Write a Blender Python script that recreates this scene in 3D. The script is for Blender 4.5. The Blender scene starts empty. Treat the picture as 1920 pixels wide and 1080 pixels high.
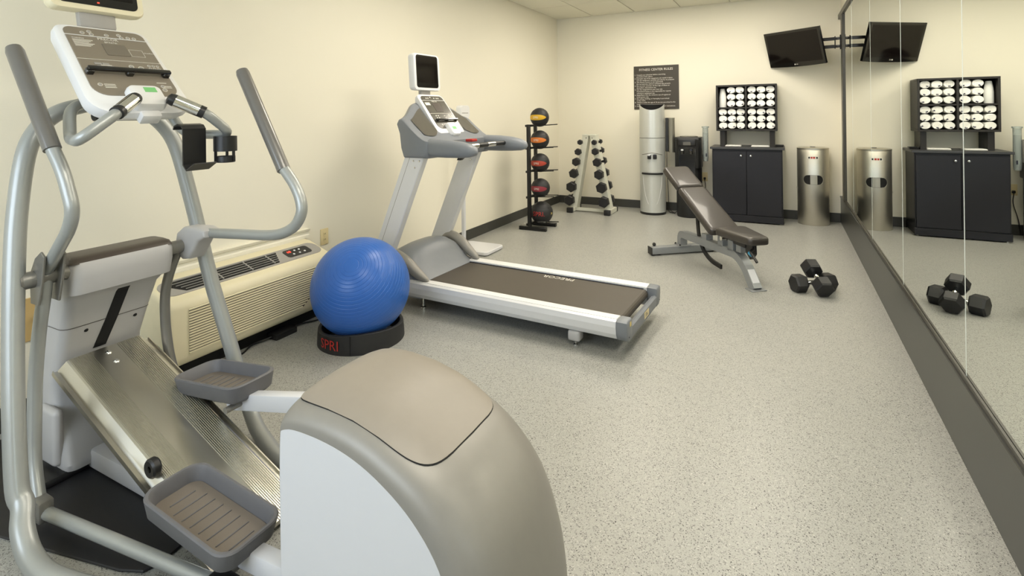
import bpy, bmesh, math, random
from mathutils import Vector, Matrix
random.seed(7)
S = bpy.context.scene
COL = S.collection
PI = math.pi

# ------------------------------------------------------------------ camera
CAM = Vector((2.9676, -7.2336, 1.3338)); YAW = 0.4773; ROLL = -0.0127; FPX = 983.18; PY = 211.81
fw = Vector((-math.sin(YAW), math.cos(YAW), 0)); rt = Vector((math.cos(YAW), math.sin(YAW), 0)); up = Vector((0, 0, 1))
r2 = rt * math.cos(ROLL) + up * math.sin(ROLL); u2 = -rt * math.sin(ROLL) + up * math.cos(ROLL)
cd = bpy.data.cameras.new('camera'); cam = bpy.data.objects.new('camera', cd); COL.objects.link(cam)
cam.matrix_world = Matrix(((r2.x, u2.x, -fw.x, CAM.x), (r2.y, u2.y, -fw.y, CAM.y), (r2.z, u2.z, -fw.z, CAM.z), (0, 0, 0, 1)))
cd.sensor_fit = 'HORIZONTAL'; cd.sensor_width = 36.0; cd.lens = FPX / 1920 * 36.0
cd.shift_y = -(540 - PY) / 1920; cd.clip_start = 0.05; cd.clip_end = 100
S.camera = cam

# ------------------------------------------------------------------ light
W = bpy.data.worlds.new('world'); S.world = W; W.use_nodes = True
W.node_tree.nodes['Background'].inputs[0].default_value = (0.62, 0.78, 1.0, 1)
W.node_tree.nodes['Background'].inputs[1].default_value = 1.0
LAMP = 14.0            # strength of the ceiling panels
DAY = 45.0            # daylight through the window behind the camera
S.view_settings.view_transform = 'Standard'; S.view_settings.look = 'None'
S.view_settings.gamma = 1.0; S.view_settings.use_curve_mapping = False
S.view_settings.exposure = 0.08
RW, YF, H = 3.5538, -8.6, 2.71     # room: x 0..RW, y YF..0
MX = 3.565                          # mirror plane
dl = bpy.data.lights.new('daylight', 'AREA'); dl.shape = 'RECTANGLE'; dl.size = 2.0; dl.size_y = 1.35
dl.energy = DAY; dl.color = (0.80, 0.90, 1.0)
do = bpy.data.objects.new('daylight', dl); COL.objects.link(do)
do.location = (1.35, YF - 0.02, 1.6); do.rotation_euler = (PI / 2, 0, 0)   # shines along +y into the room

# ------------------------------------------------------------------ materials
def lin(c):
    return tuple(((v / 255) / 12.92 if v / 255 <= 0.04045 else ((v / 255 + 0.055) / 1.055) ** 2.4) for v in c)
def mat(name, rgb, rough=0.5, metal=0.0, var=0.04, nscale=30.0, bump=0.0, bscale=200.0, spec=0.5, coat=0.0, aniso=None, stretch=None, alpha=None, emit=0.0, trans=0.0):
    m = bpy.data.materials.new(name); m.use_nodes = True
    nt = m.node_tree; b = nt.nodes['Principled BSDF']; L = nt.links.new
    c = lin(rgb)
    tc = nt.nodes.new('ShaderNodeTexCoord'); mp = nt.nodes.new('ShaderNodeMapping')
    L(tc.outputs['Object'], mp.inputs[0])
    if stretch: mp.inputs['Scale'].default_value = stretch
    n = nt.nodes.new('ShaderNodeTexNoise'); n.inputs['Scale'].default_value = nscale; n.inputs['Detail'].default_value = 3
    L(mp.outputs[0], n.inputs['Vector'])
    mx = nt.nodes.new('ShaderNodeMix'); mx.data_type = 'RGBA'
    mx.inputs[6].default_value = (*[v * (1 - var) for v in c], 1); mx.inputs[7].default_value = (*[min(1, v * (1 + var)) for v in c], 1)
    L(n.outputs['Fac'], mx.inputs[0]); L(mx.outputs[2], b.inputs['Base Color'])
    b.inputs['Roughness'].default_value = rough; b.inputs['Metallic'].default_value = metal
    b.inputs['Specular IOR Level'].default_value = spec; b.inputs['Coat Weight'].default_value = coat
    b.inputs['Coat Roughness'].default_value = 0.08
    if aniso is not None: b.inputs['Anisotropic'].default_value = aniso
    if trans: b.inputs['Transmission Weight'].default_value = trans
    if emit: b.inputs['Emission Color'].default_value = (*c, 1); b.inputs['Emission Strength'].default_value = emit
    if bump:
        n2 = nt.nodes.new('ShaderNodeTexNoise'); n2.inputs['Scale'].default_value = bscale; n2.inputs['Detail'].default_value = 4
        L(mp.outputs[0], n2.inputs['Vector'])
        bp = nt.nodes.new('ShaderNodeBump'); bp.inputs['Strength'].default_value = bump; bp.inputs['Distance'].default_value = 0.002
        L(n2.outputs['Fac'], bp.inputs['Height']); L(bp.outputs[0], b.inputs['Normal'])
    return m
M = {}
M['wall'] = mat('wall_paint', (234, 229, 212), 0.65, var=0.012, nscale=1.5, bump=0.15, bscale=260)
M['ceil'] = mat('ceiling_tile', (232, 229, 214), 0.85, var=0.03, nscale=60, bump=0.5, bscale=120)
M['tbar'] = mat('ceiling_grid', (205, 202, 188), 0.5)
M['base'] = mat('rubber_base', (62, 62, 58), 0.45, bump=0.1)
M['ledge'] = mat('grey_laminate', (46, 47, 45), 0.32, spec=0.45, coat=0.08, bump=0.03, bscale=90)
M['frame'] = mat('dark_frame', (56, 54, 48), 0.35)
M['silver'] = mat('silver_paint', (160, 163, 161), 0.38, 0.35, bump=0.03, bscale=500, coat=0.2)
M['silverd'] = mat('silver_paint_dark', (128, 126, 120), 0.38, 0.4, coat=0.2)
M['silverw'] = mat('pale_silver', (222, 223, 226), 0.3, 0.15, coat=0.3, var=0.02)
M['gripg'] = mat('grip_grey', (104, 102, 98), 0.32, 0.1, coat=0.4)
M['benchg'] = mat('bench_frame_grey', (146, 149, 151), 0.38, 0.3)
M['alum'] = mat('brushed_aluminium', (205, 202, 192), 0.3, 1.0, nscale=60, stretch=(1, 60, 1), var=0.06, aniso=0.5)
M['chrome'] = mat('chrome', (225, 225, 222), 0.08, 1.0)
M['plasticg'] = mat('grey_plastic', (158, 155, 150), 0.48, bump=0.05, bscale=600)
M['plasticw'] = mat('white_plastic', (226, 226, 226), 0.35, var=0.01)
M['plasticb'] = mat('pale_grey_plastic', (178, 177, 177), 0.42, var=0.02)
M['hoodg'] = mat('hood_grey', (142, 139, 133), 0.42, 0.15, bump=0.05, bscale=700)
M['lid'] = mat('lid_taupe', (143, 136, 126), 0.45, bump=0.06, bscale=700)
M['white'] = mat('white_paint', (212, 213, 217), 0.3, var=0.01)
M['cream'] = mat('cream_plastic', (226, 217, 186), 0.45, var=0.015)
M['creamw'] = mat('cream_trim', (232, 228, 212), 0.5, var=0.01)
M['black'] = mat('black_plastic', (26, 26, 27), 0.4)
M['blackm'] = mat('black_metal', (24, 24, 25), 0.35, 0.2)
M['blackg'] = mat('black_gloss', (14, 13, 13), 0.12, coat=0.5)
M['screen'] = mat('screen_glass', (16, 12, 11), 0.08, spec=0.35)
M['dark'] = mat('dark_void', (12, 12, 12), 0.8)
M['brownb'] = mat('brown_black', (70, 62, 55), 0.4)
M['pedal'] = mat('pedal_grey', (98, 98, 101), 0.55, bump=0.1, bscale=300)
M['pedalf'] = mat('pedal_floor', (110, 102, 93), 0.6, bump=0.15, bscale=250)
M['face'] = mat('console_face', (140, 131, 118), 0.33, 0.25, var=0.02)
M['faced'] = mat('console_lcd', (120, 113, 102), 0.15, 0.1)
M['ink'] = mat('white_ink', (222, 218, 208), 0.5, var=0.01)
M['green'] = mat('green_sticker', (120, 190, 120), 0.5)
M['red'] = mat('red_ink', (172, 44, 38), 0.5)
M['redled'] = mat('red_led', (255, 60, 40), 0.4, emit=2.0)
M['blueball'] = mat('blue_vinyl', (48, 98, 178), 0.32, var=0.06, nscale=8, spec=0.4)
M['blueline'] = mat('blue_vinyl_ring', (40, 82, 156), 0.4)
M['rubber'] = mat('black_rubber', (34, 34, 35), 0.55, bump=0.1, bscale=300)
M['mat'] = mat('mat_rubber', (30, 30, 32), 0.55, bump=0.2, bscale=400)
M['belt'] = mat('belt_rubber', (74, 68, 60), 0.5, bump=0.12, bscale=500, var=0.06)
M['navy'] = mat('navy_trim', (32, 34, 48), 0.4)
M['bluegrey'] = mat('blue_grey_plastic', (122, 126, 132), 0.4, bump=0.04, bscale=600)
M['pocket'] = mat('smoke_plastic', (88, 85, 78), 0.22, coat=0.3)
M['steel'] = mat('stainless', (204, 200, 188), 0.40, 1.0, stretch=(1, 1, 40), nscale=30, var=0.05, aniso=0.6)
M['coolers'] = mat('cooler_silver', (200, 202, 198), 0.36, 0.4, var=0.02)
M['cab'] = mat('cabinet_dark', (30, 30, 36), 0.42, var=0.06, nscale=12, stretch=(1, 1, 6), spec=0.35)
M['cabtop'] = mat('cabinet_top', (56, 56, 58), 0.4)
M['shelf'] = mat('shelf_dark', (40, 37, 34), 0.45, spec=0.35)
M['towel'] = mat('towel_cotton', (250, 249, 244), 0.95, bump=0.6, bscale=350, var=0.02)
M['navyt'] = mat('navy_thread', (36, 38, 66), 0.9)
M['vinyl'] = mat('bench_vinyl', (50, 45, 41), 0.42, bump=0.1, bscale=260, var=0.04, coat=0.3)
M['vinyld'] = mat('bench_vinyl_side', (52, 50, 48), 0.42, bump=0.1, bscale=260)
M['hex'] = mat('hex_rubber', (28, 28, 30), 0.45, bump=0.05, bscale=300)
M['rackw'] = mat('rack_white', (214, 214, 200), 0.4)
M['clear'] = mat('clear_plastic', (225, 232, 230), 0.12, trans=0.75, var=0.0)
M['cups'] = mat('paper_cups', (240, 240, 236), 0.7)
M['signb'] = mat('sign_brown', (60, 54, 44), 0.45)
M['tan'] = mat('tan_plate', (188, 160, 106), 0.5)
M['ivory'] = mat('ivory_plate', (222, 206, 160), 0.4)
M['bluepin'] = mat('blue_pin', (60, 150, 190), 0.3)
M['gold'] = mat('gold', (214, 190, 110), 0.4)
for nm, c in (('yellow', (214, 170, 40)), ('orange', (214, 120, 44)), ('rust', (170, 62, 44)), ('maroon', (140, 44, 56))):
    M['b_' + nm] = mat('ball_' + nm, c, 0.5)
def mirror_mat():
    m = bpy.data.materials.new('mirror_glass'); m.use_nodes = True; b = m.node_tree.nodes['Principled BSDF']
    n = m.node_tree.nodes.new('ShaderNodeTexNoise'); n.inputs['Scale'].default_value = 0.7
    cr = m.node_tree.nodes.new('ShaderNodeValToRGB')
    cr.color_ramp.elements[0].color = (0.80, 0.83, 0.79, 1); cr.color_ramp.elements[1].color = (0.82, 0.85, 0.81, 1)
    m.node_tree.links.new(n.outputs['Fac'], cr.inputs[0]); m.node_tree.links.new(cr.outputs[0], b.inputs['Base Color'])
    b.inputs['Metallic'].default_value = 1; b.inputs['Roughness'].default_value = 0.0
    return m
M['mirror'] = mirror_mat()
M['edge'] = mat('mirror_edge', (225, 230, 226), 0.2)
def floor_mat():
    m = bpy.data.materials.new('speckled_rubber'); m.use_nodes = True
    nt = m.node_tree; b = nt.nodes['Principled BSDF']; L = nt.links.new
    tc = nt.nodes.new('ShaderNodeTexCoord')
    big = nt.nodes.new('ShaderNodeTexNoise'); big.inputs['Scale'].default_value = 1.3; big.inputs['Detail'].default_value = 2
    L(tc.outputs['Object'], big.inputs['Vector'])
    fine = nt.nodes.new('ShaderNodeTexNoise'); fine.inputs['Scale'].default_value = 170; fine.inputs['Detail'].default_value = 3
    L(tc.outputs['Object'], fine.inputs['Vector'])
    mx = nt.nodes.new('ShaderNodeMix'); mx.data_type = 'RGBA'
    mx.inputs[6].default_value = (*lin((149, 149, 144)), 1); mx.inputs[7].default_value = (*lin((180, 180, 174)), 1)
    L(fine.outputs['Fac'], mx.inputs[0])
    def specks(scale, thr, col, prev):
        v = nt.nodes.new('ShaderNodeTexVoronoi'); v.inputs['Scale'].default_value = scale; v.inputs['Randomness'].default_value = 1
        wn = nt.nodes.new('ShaderNodeTexNoise'); wn.inputs['Scale'].default_value = scale * 1.2
        ad = nt.nodes.new('ShaderNodeMix'); ad.data_type = 'VECTOR'; ad.inputs[0].default_value = 0.010
        L(tc.outputs['Object'], wn.inputs['Vector']); L(tc.outputs['Object'], ad.inputs[4]); L(wn.outputs['Color'], ad.inputs[5])
        L(ad.outputs[1], v.inputs['Vector'])
        sp = nt.nodes.new('ShaderNodeSeparateColor'); L(v.outputs['Color'], sp.inputs[0])
        a = nt.nodes.new('ShaderNodeMath'); a.operation = 'LESS_THAN'; a.inputs[1].default_value = thr; L(sp.outputs[0], a.inputs[0])
        d = nt.nodes.new('ShaderNodeMath'); d.operation = 'LESS_THAN'; d.inputs[1].default_value = 0.42; L(v.outputs['Distance'], d.inputs[0])
        k = nt.nodes.new('ShaderNodeMath'); k.operation = 'MULTIPLY'; L(a.outputs[0], k.inputs[0]); L(d.outputs[0], k.inputs[1])
        q = nt.nodes.new('ShaderNodeMix'); q.data_type = 'RGBA'; L(k.outputs[0], q.inputs[0]); L(prev, q.inputs[6]); q.inputs[7].default_value = (*lin(col), 1)
        return q.outputs[2]
    o = specks(230, 0.24, (52, 51, 49), mx.outputs[2])
    o = specks(310, 0.20, (34, 33, 33), o)
    o = specks(230, 0.10, (197, 196, 190), o)
    tint = nt.nodes.new('ShaderNodeMix'); tint.data_type = 'RGBA'; tint.blend_type = 'MULTIPLY'; tint.inputs[0].default_value = 1
    cr = nt.nodes.new('ShaderNodeValToRGB'); cr.color_ramp.elements[0].color = (0.90, 0.90, 0.90, 1); cr.color_ramp.elements[1].color = (1, 1, 1, 1)
    L(big.outputs['Fac'], cr.inputs[0]); L(o, tint.inputs[6]); L(cr.outputs[0], tint.inputs[7])
    L(tint.outputs[2], b.inputs['Base Color']); b.inputs['Roughness'].default_value = 0.36; b.inputs['Specular IOR Level'].default_value = 0.5
    bp = nt.nodes.new('ShaderNodeBump'); bp.inputs['Strength'].default_value = 0.12; bp.inputs['Distance'].default_value = 0.001
    L(fine.outputs['Fac'], bp.inputs['Height']); L(bp.outputs[0], b.inputs['Normal'])
    return m
M['floor'] = floor_mat()
def emit_mat():
    m = bpy.data.materials.new('lamp_diffuser'); m.use_nodes = True; nt = m.node_tree; b = nt.nodes['Principled BSDF']
    b.inputs['Base Color'].default_value = (0.9, 0.9, 0.85, 1)
    b.inputs['Emission Color'].default_value = (1.0, 0.92, 0.785, 1); b.inputs['Emission Strength'].default_value = LAMP
    n = nt.nodes.new('ShaderNodeTexNoise'); n.inputs['Scale'].default_value = 90
    bp = nt.nodes.new('ShaderNodeBump'); bp.inputs['Strength'].default_value = 0.2
    nt.links.new(n.outputs['Fac'], bp.inputs['Height']); nt.links.new(bp.outputs[0], b.inputs['Normal'])
    return m
M['lamp'] = emit_mat()
def pane_mat():
    m = bpy.data.materials.new('window_glass'); m.use_nodes = True; nt = m.node_tree
    nt.nodes.remove(nt.nodes['Principled BSDF']); o = nt.nodes['Material Output']
    g = nt.nodes.new('ShaderNodeBsdfGlossy'); g.inputs['Roughness'].default_value = 0.0
    t = nt.nodes.new('ShaderNodeBsdfTransparent'); f = nt.nodes.new('ShaderNodeFresnel'); f.inputs[0].default_value = 1.45
    mm = nt.nodes.new('ShaderNodeMixShader')
    nt.links.new(f.outputs[0], mm.inputs[0]); nt.links.new(t.outputs[0], mm.inputs[1]); nt.links.new(g.outputs[0], mm.inputs[2]); nt.links.new(mm.outputs[0], o.inputs[0])
    return m
M['pane'] = pane_mat()

# ------------------------------------------------------------------ mesh helpers
class B:
    """collects geometry for ONE mesh object"""
    def __init__(s): s.v = []; s.f = []; s.sm = []
    def add(s, vs, fs, smooth=False):
        n = len(s.v); s.v += [tuple(v) for v in vs]; s.f += [tuple(i + n for i in f) for f in fs]; s.sm += [smooth] * len(fs); return s
    def bm(s, bm, smooth=False, mtx=None):
        if mtx is not None: bm.transform(mtx)
        bm.verts.index_update(); bm.verts.ensure_lookup_table()
        s.add([v.co for v in bm.verts], [[v.index for v in f.verts] for f in bm.faces], smooth); bm.free(); return s
    def box(s, a, b, bevel=0.0, seg=2, mtx=None, smooth=None):
        bm = bmesh.new(); bmesh.ops.create_cube(bm, size=1)
        sx, sy, sz = (b[i] - a[i] for i in range(3)); c = [(a[i] + b[i]) / 2 for i in range(3)]
        bm.transform(Matrix.Translation(c) @ Matrix.Diagonal((sx, sy, sz, 1)))
        if bevel: bmesh.ops.bevel(bm, geom=list(bm.edges), offset=min(bevel, 0.49 * min(abs(sx), abs(sy), abs(sz))), segments=seg, profile=0.5, affect='EDGES')
        return s.bm(bm, bool(bevel) if smooth is None else smooth, mtx)
    def tube(s, pts, r, seg=12, cap=True, smooth=True):
        pts = [Vector(p) for p in pts]; n = len(pts); rs = r if isinstance(r, (list, tuple)) else [r] * n
        T = [(pts[min(i + 1, n - 1)] - pts[max(i - 1, 0)]).normalized() for i in range(n)]
        a = Vector((0, 0, 1)) if abs(T[0].z) < 0.9 else Vector((1, 0, 0))
        N = (a - T[0] * a.dot(T[0])).normalized(); vs = []; fs = []
        for i in range(n):
            N = (N - T[i] * N.dot(T[i])).normalized(); Bn = T[i].cross(N)
            for k in range(seg):
                t = 2 * PI * k / seg; vs.append(pts[i] + (N * math.cos(t) + Bn * math.sin(t)) * rs[i])
        for i in range(n - 1):
            for k in range(seg):
                k2 = (k + 1) % seg; fs.append((i * seg + k, i * seg + k2, (i + 1) * seg + k2, (i + 1) * seg + k))
        s.add(vs, fs, smooth)
        if cap:
            s.add(vs[:seg], [tuple(range(seg))[::-1]]); s.add(vs[-seg:], [tuple(range(seg))])
        return s
    def loft(s, rings, cap=True, smooth=True, closed=True):
        n = len(rings[0]); vs = [p for r in rings for p in r]; fs = []
        for i in range(len(rings) - 1):
            for k in range(n if closed else n - 1):
                k2 = (k + 1) % n; fs.append((i * n + k, i * n + k2, (i + 1) * n + k2, (i + 1) * n + k))
        s.add(vs, fs, smooth)
        if cap: s.add(rings[0], [tuple(range(n))[::-1]]); s.add(rings[-1], [tuple(range(n))])
        return s
    def lathe(s, prof, c=(0, 0, 0), seg=32, a0=0.0, a1=2 * PI, smooth=True, axis=None):
        full = abs(a1 - a0 - 2 * PI) < 1e-6; m = seg if full else seg + 1; vs = []; fs = []
        for r, z in prof:
            for k in range(m):
                t = a0 + (a1 - a0) * k / seg; vs.append((c[0] + r * math.cos(t), c[1] + r * math.sin(t), c[2] + z))
        for i in range(len(prof) - 1):
            for k in range(seg):
                k2 = (k + 1) % m; fs.append((i * m + k, i * m + k2, (i + 1) * m + k2, (i + 1) * m + k))
        if axis is not None: vs = [axis @ Vector(v) for v in vs]
        return s.add(vs, fs, smooth)
    def prism(s, poly, d0, d1, axis='y', bevel=0.0, seg=2, smooth=False, mtx=None):
        """poly of 2-D points extruded along an axis: 'y' -> (x,z), 'x' -> (y,z), 'z' -> (x,y)"""
        def P(p, d): return {'y': (p[0], d, p[1]), 'x': (d, p[0], p[1]), 'z': (p[0], p[1], d)}[axis]
        bm = bmesh.new(); n = len(poly)
        a = [bm.verts.new(P(p, d0)) for p in poly]; b = [bm.verts.new(P(p, d1)) for p in poly]
        fa = bm.faces.new(a); fb = bm.faces.new(b[::-1])
        for i in range(n): bm.faces.new((a[i], b[i], b[(i + 1) % n], a[(i + 1) % n]))
        bmesh.ops.recalc_face_normals(bm, faces=bm.faces)
        if bevel:
            ed = [e for e in bm.edges if (e in fa.edges[:] or e in fb.edges[:])]
            bmesh.ops.bevel(bm, geom=ed, offset=bevel, segments=seg, profile=0.5, affect='EDGES')
        return s.bm(bm, smooth, mtx)
    def sphere(s, c, r, seg=32, rings=18):
        vs = []; fs = []
        for i in range(rings + 1):
            t = PI * i / rings
            for k in range(seg):
                a = 2 * PI * k / seg; vs.append((c[0] + r * math.sin(t) * math.cos(a), c[1] + r * math.sin(t) * math.sin(a), c[2] + r * math.cos(t)))
        for i in range(rings):
            for k in range(seg): fs.append((i * seg + k, (i + 1) * seg + k, (i + 1) * seg + (k + 1) % seg, i * seg + (k + 1) % seg))
        return s.add(vs, fs, True)
    def mesh(s, name, m):
        me = bpy.data.meshes.new(name); me.from_pydata(s.v, [], s.f); me.validate()
        bm = bmesh.new(); bm.from_mesh(me); bmesh.ops.remove_doubles(bm, verts=bm.verts, dist=1e-5)
        bmesh.ops.recalc_face_normals(bm, faces=bm.faces); bm.to_mesh(me); bm.free()
        if any(s.sm):
            me.polygons.foreach_set('use_smooth', [True] * len(me.polygons))
            try: me.set_sharp_from_angle(angle=math.radians(38))
            except Exception: pass
        me.materials.append(M[m] if isinstance(m, str) else m); return me

def put(name, b, m, parent=None, loc=(0, 0, 0), off=None):
    if off is not None: b.v = [(v[0] - off[0], v[1] - off[1], v[2] - off[2]) for v in b.v]
    o = bpy.data.objects.new(name, b.mesh(name, m)); COL.objects.link(o); o.location = loc
    if parent is not None: o.parent = parent
    return o
def tag(o, label, cat, group=None):
    o['label'] = label; o['category'] = cat
    if group: o['group'] = group
    return o
def thing(name, label, cat, loc=(0, 0, 0), rz=0.0, group=None):
    o = bpy.data.objects.new(name, None); COL.objects.link(o); o.location = loc; o.rotation_euler = (0, 0, rz)
    o.empty_display_size = 0.1
    return tag(o, label, cat, group)
def struct(name, b, m, label=None, parent=None):
    o = put(name, b, m, parent)
    if parent is None: o['kind'] = 'structure'
    if label: o['label'] = label
    return o
def catmull(P, n=6):
    P = [Vector(p) for p in P]; Q = [2 * P[0] - P[1]] + P + [2 * P[-1] - P[-2]]; out = []
    for i in range(1, len(Q) - 2):
        for k in range(n):
            t = k / n; a, b, c, d = Q[i - 1], Q[i], Q[i + 1], Q[i + 2]
            out.append(0.5 * ((2 * b) + (c - a) * t + (2 * a - 5 * b + 4 * c - d) * t * t + (3 * b - a - 3 * c + d) * t ** 3))
    return out + [P[-1]]
def fillet(P, r=0.05, n=6):
    P = [Vector(p) for p in P]; out = [P[0]]
    for i in range(1, len(P) - 1):
        a = (P[i - 1] - P[i]); b = (P[i + 1] - P[i]); d = min(r, a.length * 0.49, b.length * 0.49)
        p0 = P[i] + a.normalized() * d; p1 = P[i] + b.normalized() * d
        for k in range(n + 1):
            t = k / n; out.append(p0 * (1 - t) ** 2 + P[i] * 2 * t * (1 - t) + p1 * t * t)
    return out + [P[-1]]
def rrect(hw, hh, r, n=5):
    r = min(r, hw * 0.999, hh * 0.999); pts = []
    for cx, cy, a in ((hw - r, hh - r, 0), (-hw + r, hh - r, PI / 2), (-hw + r, -hh + r, PI), (hw - r, -hh + r, 1.5 * PI)):
        for k in range(n + 1): pts.append((cx + r * math.cos(a + PI / 2 * k / n), cy + r * math.sin(a + PI / 2 * k / n)))
    return pts
def basis(o, x, y, z=None):
    x = Vector(x).normalized(); y = Vector(y); y = (y - x * y.dot(x)).normalized(); z = x.cross(y)
    return Matrix(((x.x, y.x, z.x, o[0]), (x.y, y.y, z.y, o[1]), (x.z, y.z, z.z, o[2]), (0, 0, 0, 1)))
def text_geo(s, size, align='CENTER', ext=0.0004):
    cu = bpy.data.curves.new('t', 'FONT'); cu.body = s; cu.size = size; cu.align_x = align; cu.align_y = 'CENTER' if '\n' not in s else 'TOP'
    cu.extrude = ext; cu.resolution_u = 2
    o = bpy.data.objects.new('t', cu); COL.objects.link(o); bpy.context.view_layer.update()
    dg = bpy.context.evaluated_depsgraph_get(); me = bpy.data.meshes.new_from_object(o.evaluated_get(dg))
    vs = [v.co.copy() for v in me.vertices]; fs = [tuple(p.vertices) for p in me.polygons]
    bpy.data.objects.remove(o); bpy.data.curves.remove(cu); bpy.data.meshes.remove(me)
    return vs, fs
def text(name, s, size, mtx, m, parent, align='CENTER', fn=None, ext=0.0004, off=None):
    vs, fs = text_geo(s, size, align, ext)
    b = B(); b.add([fn(v) if fn else mtx @ v for v in vs], fs); return put(name, b, m, parent, off=off)
# ================================================================== the room
b = B().box((-0.1, YF - 0.1, -0.1), (RW + 0.15, 0.1, 0)); struct('floor', b, 'floor', 'speckled grey rubber gym floor')
b = B().box((-0.1, YF - 0.1, 0), (0, 0.1, H + 0.1)); struct('wall_left', b, 'wall', 'cream painted wall behind the exercise machines')
b = B().box((0, 0, 0), (RW + 0.15, 0.1, H + 0.1)); struct('wall_back', b, 'wall', 'cream painted far wall of the gym')
b = B().box((RW + 0.025, YF, 0), (RW + 0.15, 0, H + 0.1)); struct('wall_right', b, 'wall', 'painted wall carrying the mirror panels')
# front wall with a window opening (behind the camera)
b = B(); wx0, wx1, wz0, wz1 = 0.3, 2.4, 0.9, 2.3
b.box((-0.1, YF - 0.12, 0), (wx0, YF, H)); b.box((wx1, YF - 0.12, 0), (RW + 0.15, YF, H))
b.box((wx0, YF - 0.12, 0), (wx1, YF, wz0)); b.box((wx0, YF - 0.12, wz1), (wx1, YF, H))
struct('wall_front', b, 'wall', 'cream wall with window behind the viewer')
b = B(); t = 0.05
b.box((wx0, YF - 0.09, wz0), (wx0 + t, YF - 0.03, wz1)); b.box((wx1 - t, YF - 0.09, wz0), (wx1, YF - 0.03, wz1))
b.box((wx0, YF - 0.09, wz0), (wx1, YF - 0.03, wz0 + t)); b.box((wx0, YF - 0.09, wz1 - t), (wx1, YF - 0.03, wz1)); b.box((1.32, YF - 0.09, wz0), (1.38, YF - 0.03, wz1))
win = struct('window_1', b, 'white', 'white framed window behind the viewer')
for x0, x1 in ((wx0 + t, 1.32), (1.38, wx1 - t)): put('pane', B().box((x0, YF - 0.065, wz0 + t), (x1, YF - 0.059, wz1 - t)), 'pane', win)
# ceiling: slab, grid bars and single tiles
b = B().box((-0.1, YF - 0.1, H + 0.012), (RW + 0.15, 0.1, H + 0.1)); ceil = struct('ceiling', b, 'tbar', 'suspended ceiling of off-white acoustic tiles')
gx = [0.0, 0.5515 - 0.0, 1.1615, 1.7715, 2.3815, 2.9915, RW + 0.025]; gy = [0.0]
y = -0.893
while y > YF + 0.2: gy.append(y); y -= 1.22
gy.append(YF)
LIGHTS = [(2, 1), (4, 1), (2, 3), (4, 3), (4, 5)]
cache = {}
for i in range(len(gx) - 1):
    for j in range(len(gy) - 1):
        w, d = gx[i + 1] - gx[i], gy[j] - gy[j + 1]
        if w < 0.05 or d < 0.05: continue
        if (i, j) in LIGHTS: continue
        k = (round(w, 3), round(d, 3))
        if k not in cache:
            g = 0.006; cache[k] = B().box((g, -d + g, 0.0), (w - g, -g, 0.012), 0.003, 1, smooth=False).mesh('ceiling_tile', 'ceil')
        o = bpy.data.objects.new('ceiling_tile', cache[k]); COL.objects.link(o); o.parent = ceil; o.location = (gx[i], gy[j], H)
LN = ['near the far wall, left of two', 'near the far wall, right of two', 'over the treadmill deck', 'over the open floor near the dumbbells', 'beside the mirror nearest the viewer']
for (i, j), where in zip(LIGHTS, LN):
    x0, x1, y0, y1 = gx[i], gx[i + 1], gy[j + 1], gy[j]
    lt = thing('ceiling_light', 'flat warm ceiling light panel ' + where, 'ceiling light', ((x0 + x1) / 2, (y0 + y1) / 2, H - 0.004), group='ceiling light panels')
    hw, hd = (x1 - x0) / 2, (y1 - y0) / 2; b = B()
    for a, c in (((-hw, -hd), (hw, -hd + 0.03)), ((-hw, hd - 0.03), (hw, hd)), ((-hw, -hd), (-hw + 0.03, hd)), ((hw - 0.03, -hd), (hw, hd))):
        b.box((a[0], a[1], 0), (c[0], c[1], 0.015))
    put('frame', b, 'white', lt)
    put('diffuser', B().box((-hw + 0.03, -hd + 0.03, 0.006), (hw - 0.03, hd - 0.03, 0.012)), 'lamp', lt)
# rubber skirting
BB = 0.1086
def skirt(name, x0, y0, x1, y1, label):
    struct(name, B().box((x0, y0, 0), (x1, y1, BB), 0.003, 1, smooth=False), 'base', label)
skirt('baseboard_left', 0, YF, 0.008, 0, 'dark rubber skirting along the left wall')
skirt('baseboard_back', 0.008, -0.008, RW, 0, 'dark rubber skirting along the far wall')
# mirror wall: dark plinth, ledge, frame, panes
LH = 0.300
ml = thing('wall_mirror', 'tall wall mirror of glass panes in a dark frame over grey plinth', 'mirror', (RW, -3, 0))
off = (RW, -3, 0)
b = B().box((RW, YF, 0), (RW + 0.024, 0, LH - 0.004), 0.002, 1, smooth=False); put('plinth', b, 'ledge', ml, off=off)
b = B().box((RW - 0.006, YF, LH - 0.004), (RW + 0.024, 0, LH + 0.012), 0.003, 1, smooth=False); put('ledge', b, 'ledge', ml, off=off)
ZT = 2.38
b = B().box((RW - 0.004, -0.45, LH + 0.012), (RW + 0.024, -0.30, ZT), 0.003, 1, smooth=False)
put('frame_side', b, 'frame', ml, off=off)
b = B().box((RW - 0.004, YF, ZT), (RW + 0.024, -0.005, ZT + 0.055), 0.003, 1, smooth=False); put('frame_top', b, 'frame', ml, off=off)
b = B().box((RW + 0.002, YF, LH + 0.012), (RW + 0.010, -0.45, LH + 0.030)); put('channel', b, 'frame', ml, off=off)
seams = [-0.44, -1.204, -2.40, -3.564, -4.716, -5.88, -7.04, YF]
for i in range(len(seams) - 1):
    b = B().box((MX, seams[i + 1] + 0.0015, LH + 0.012), (MX + 0.006, seams[i] - 0.0015, ZT)); p = put('pane', b, 'mirror', ml, off=off)
    if i: put('edge_strip', B().box((MX - 0.0008, seams[i] - 0.0022, LH + 0.012), (MX + 0.004, seams[i] + 0.0022, ZT)), 'edge', p, off=off)
b = B().box((MX + 0.008, YF, LH), (RW + 0.0245, -0.44, ZT)); put('backing', b, 'frame', ml, off=off)
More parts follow.
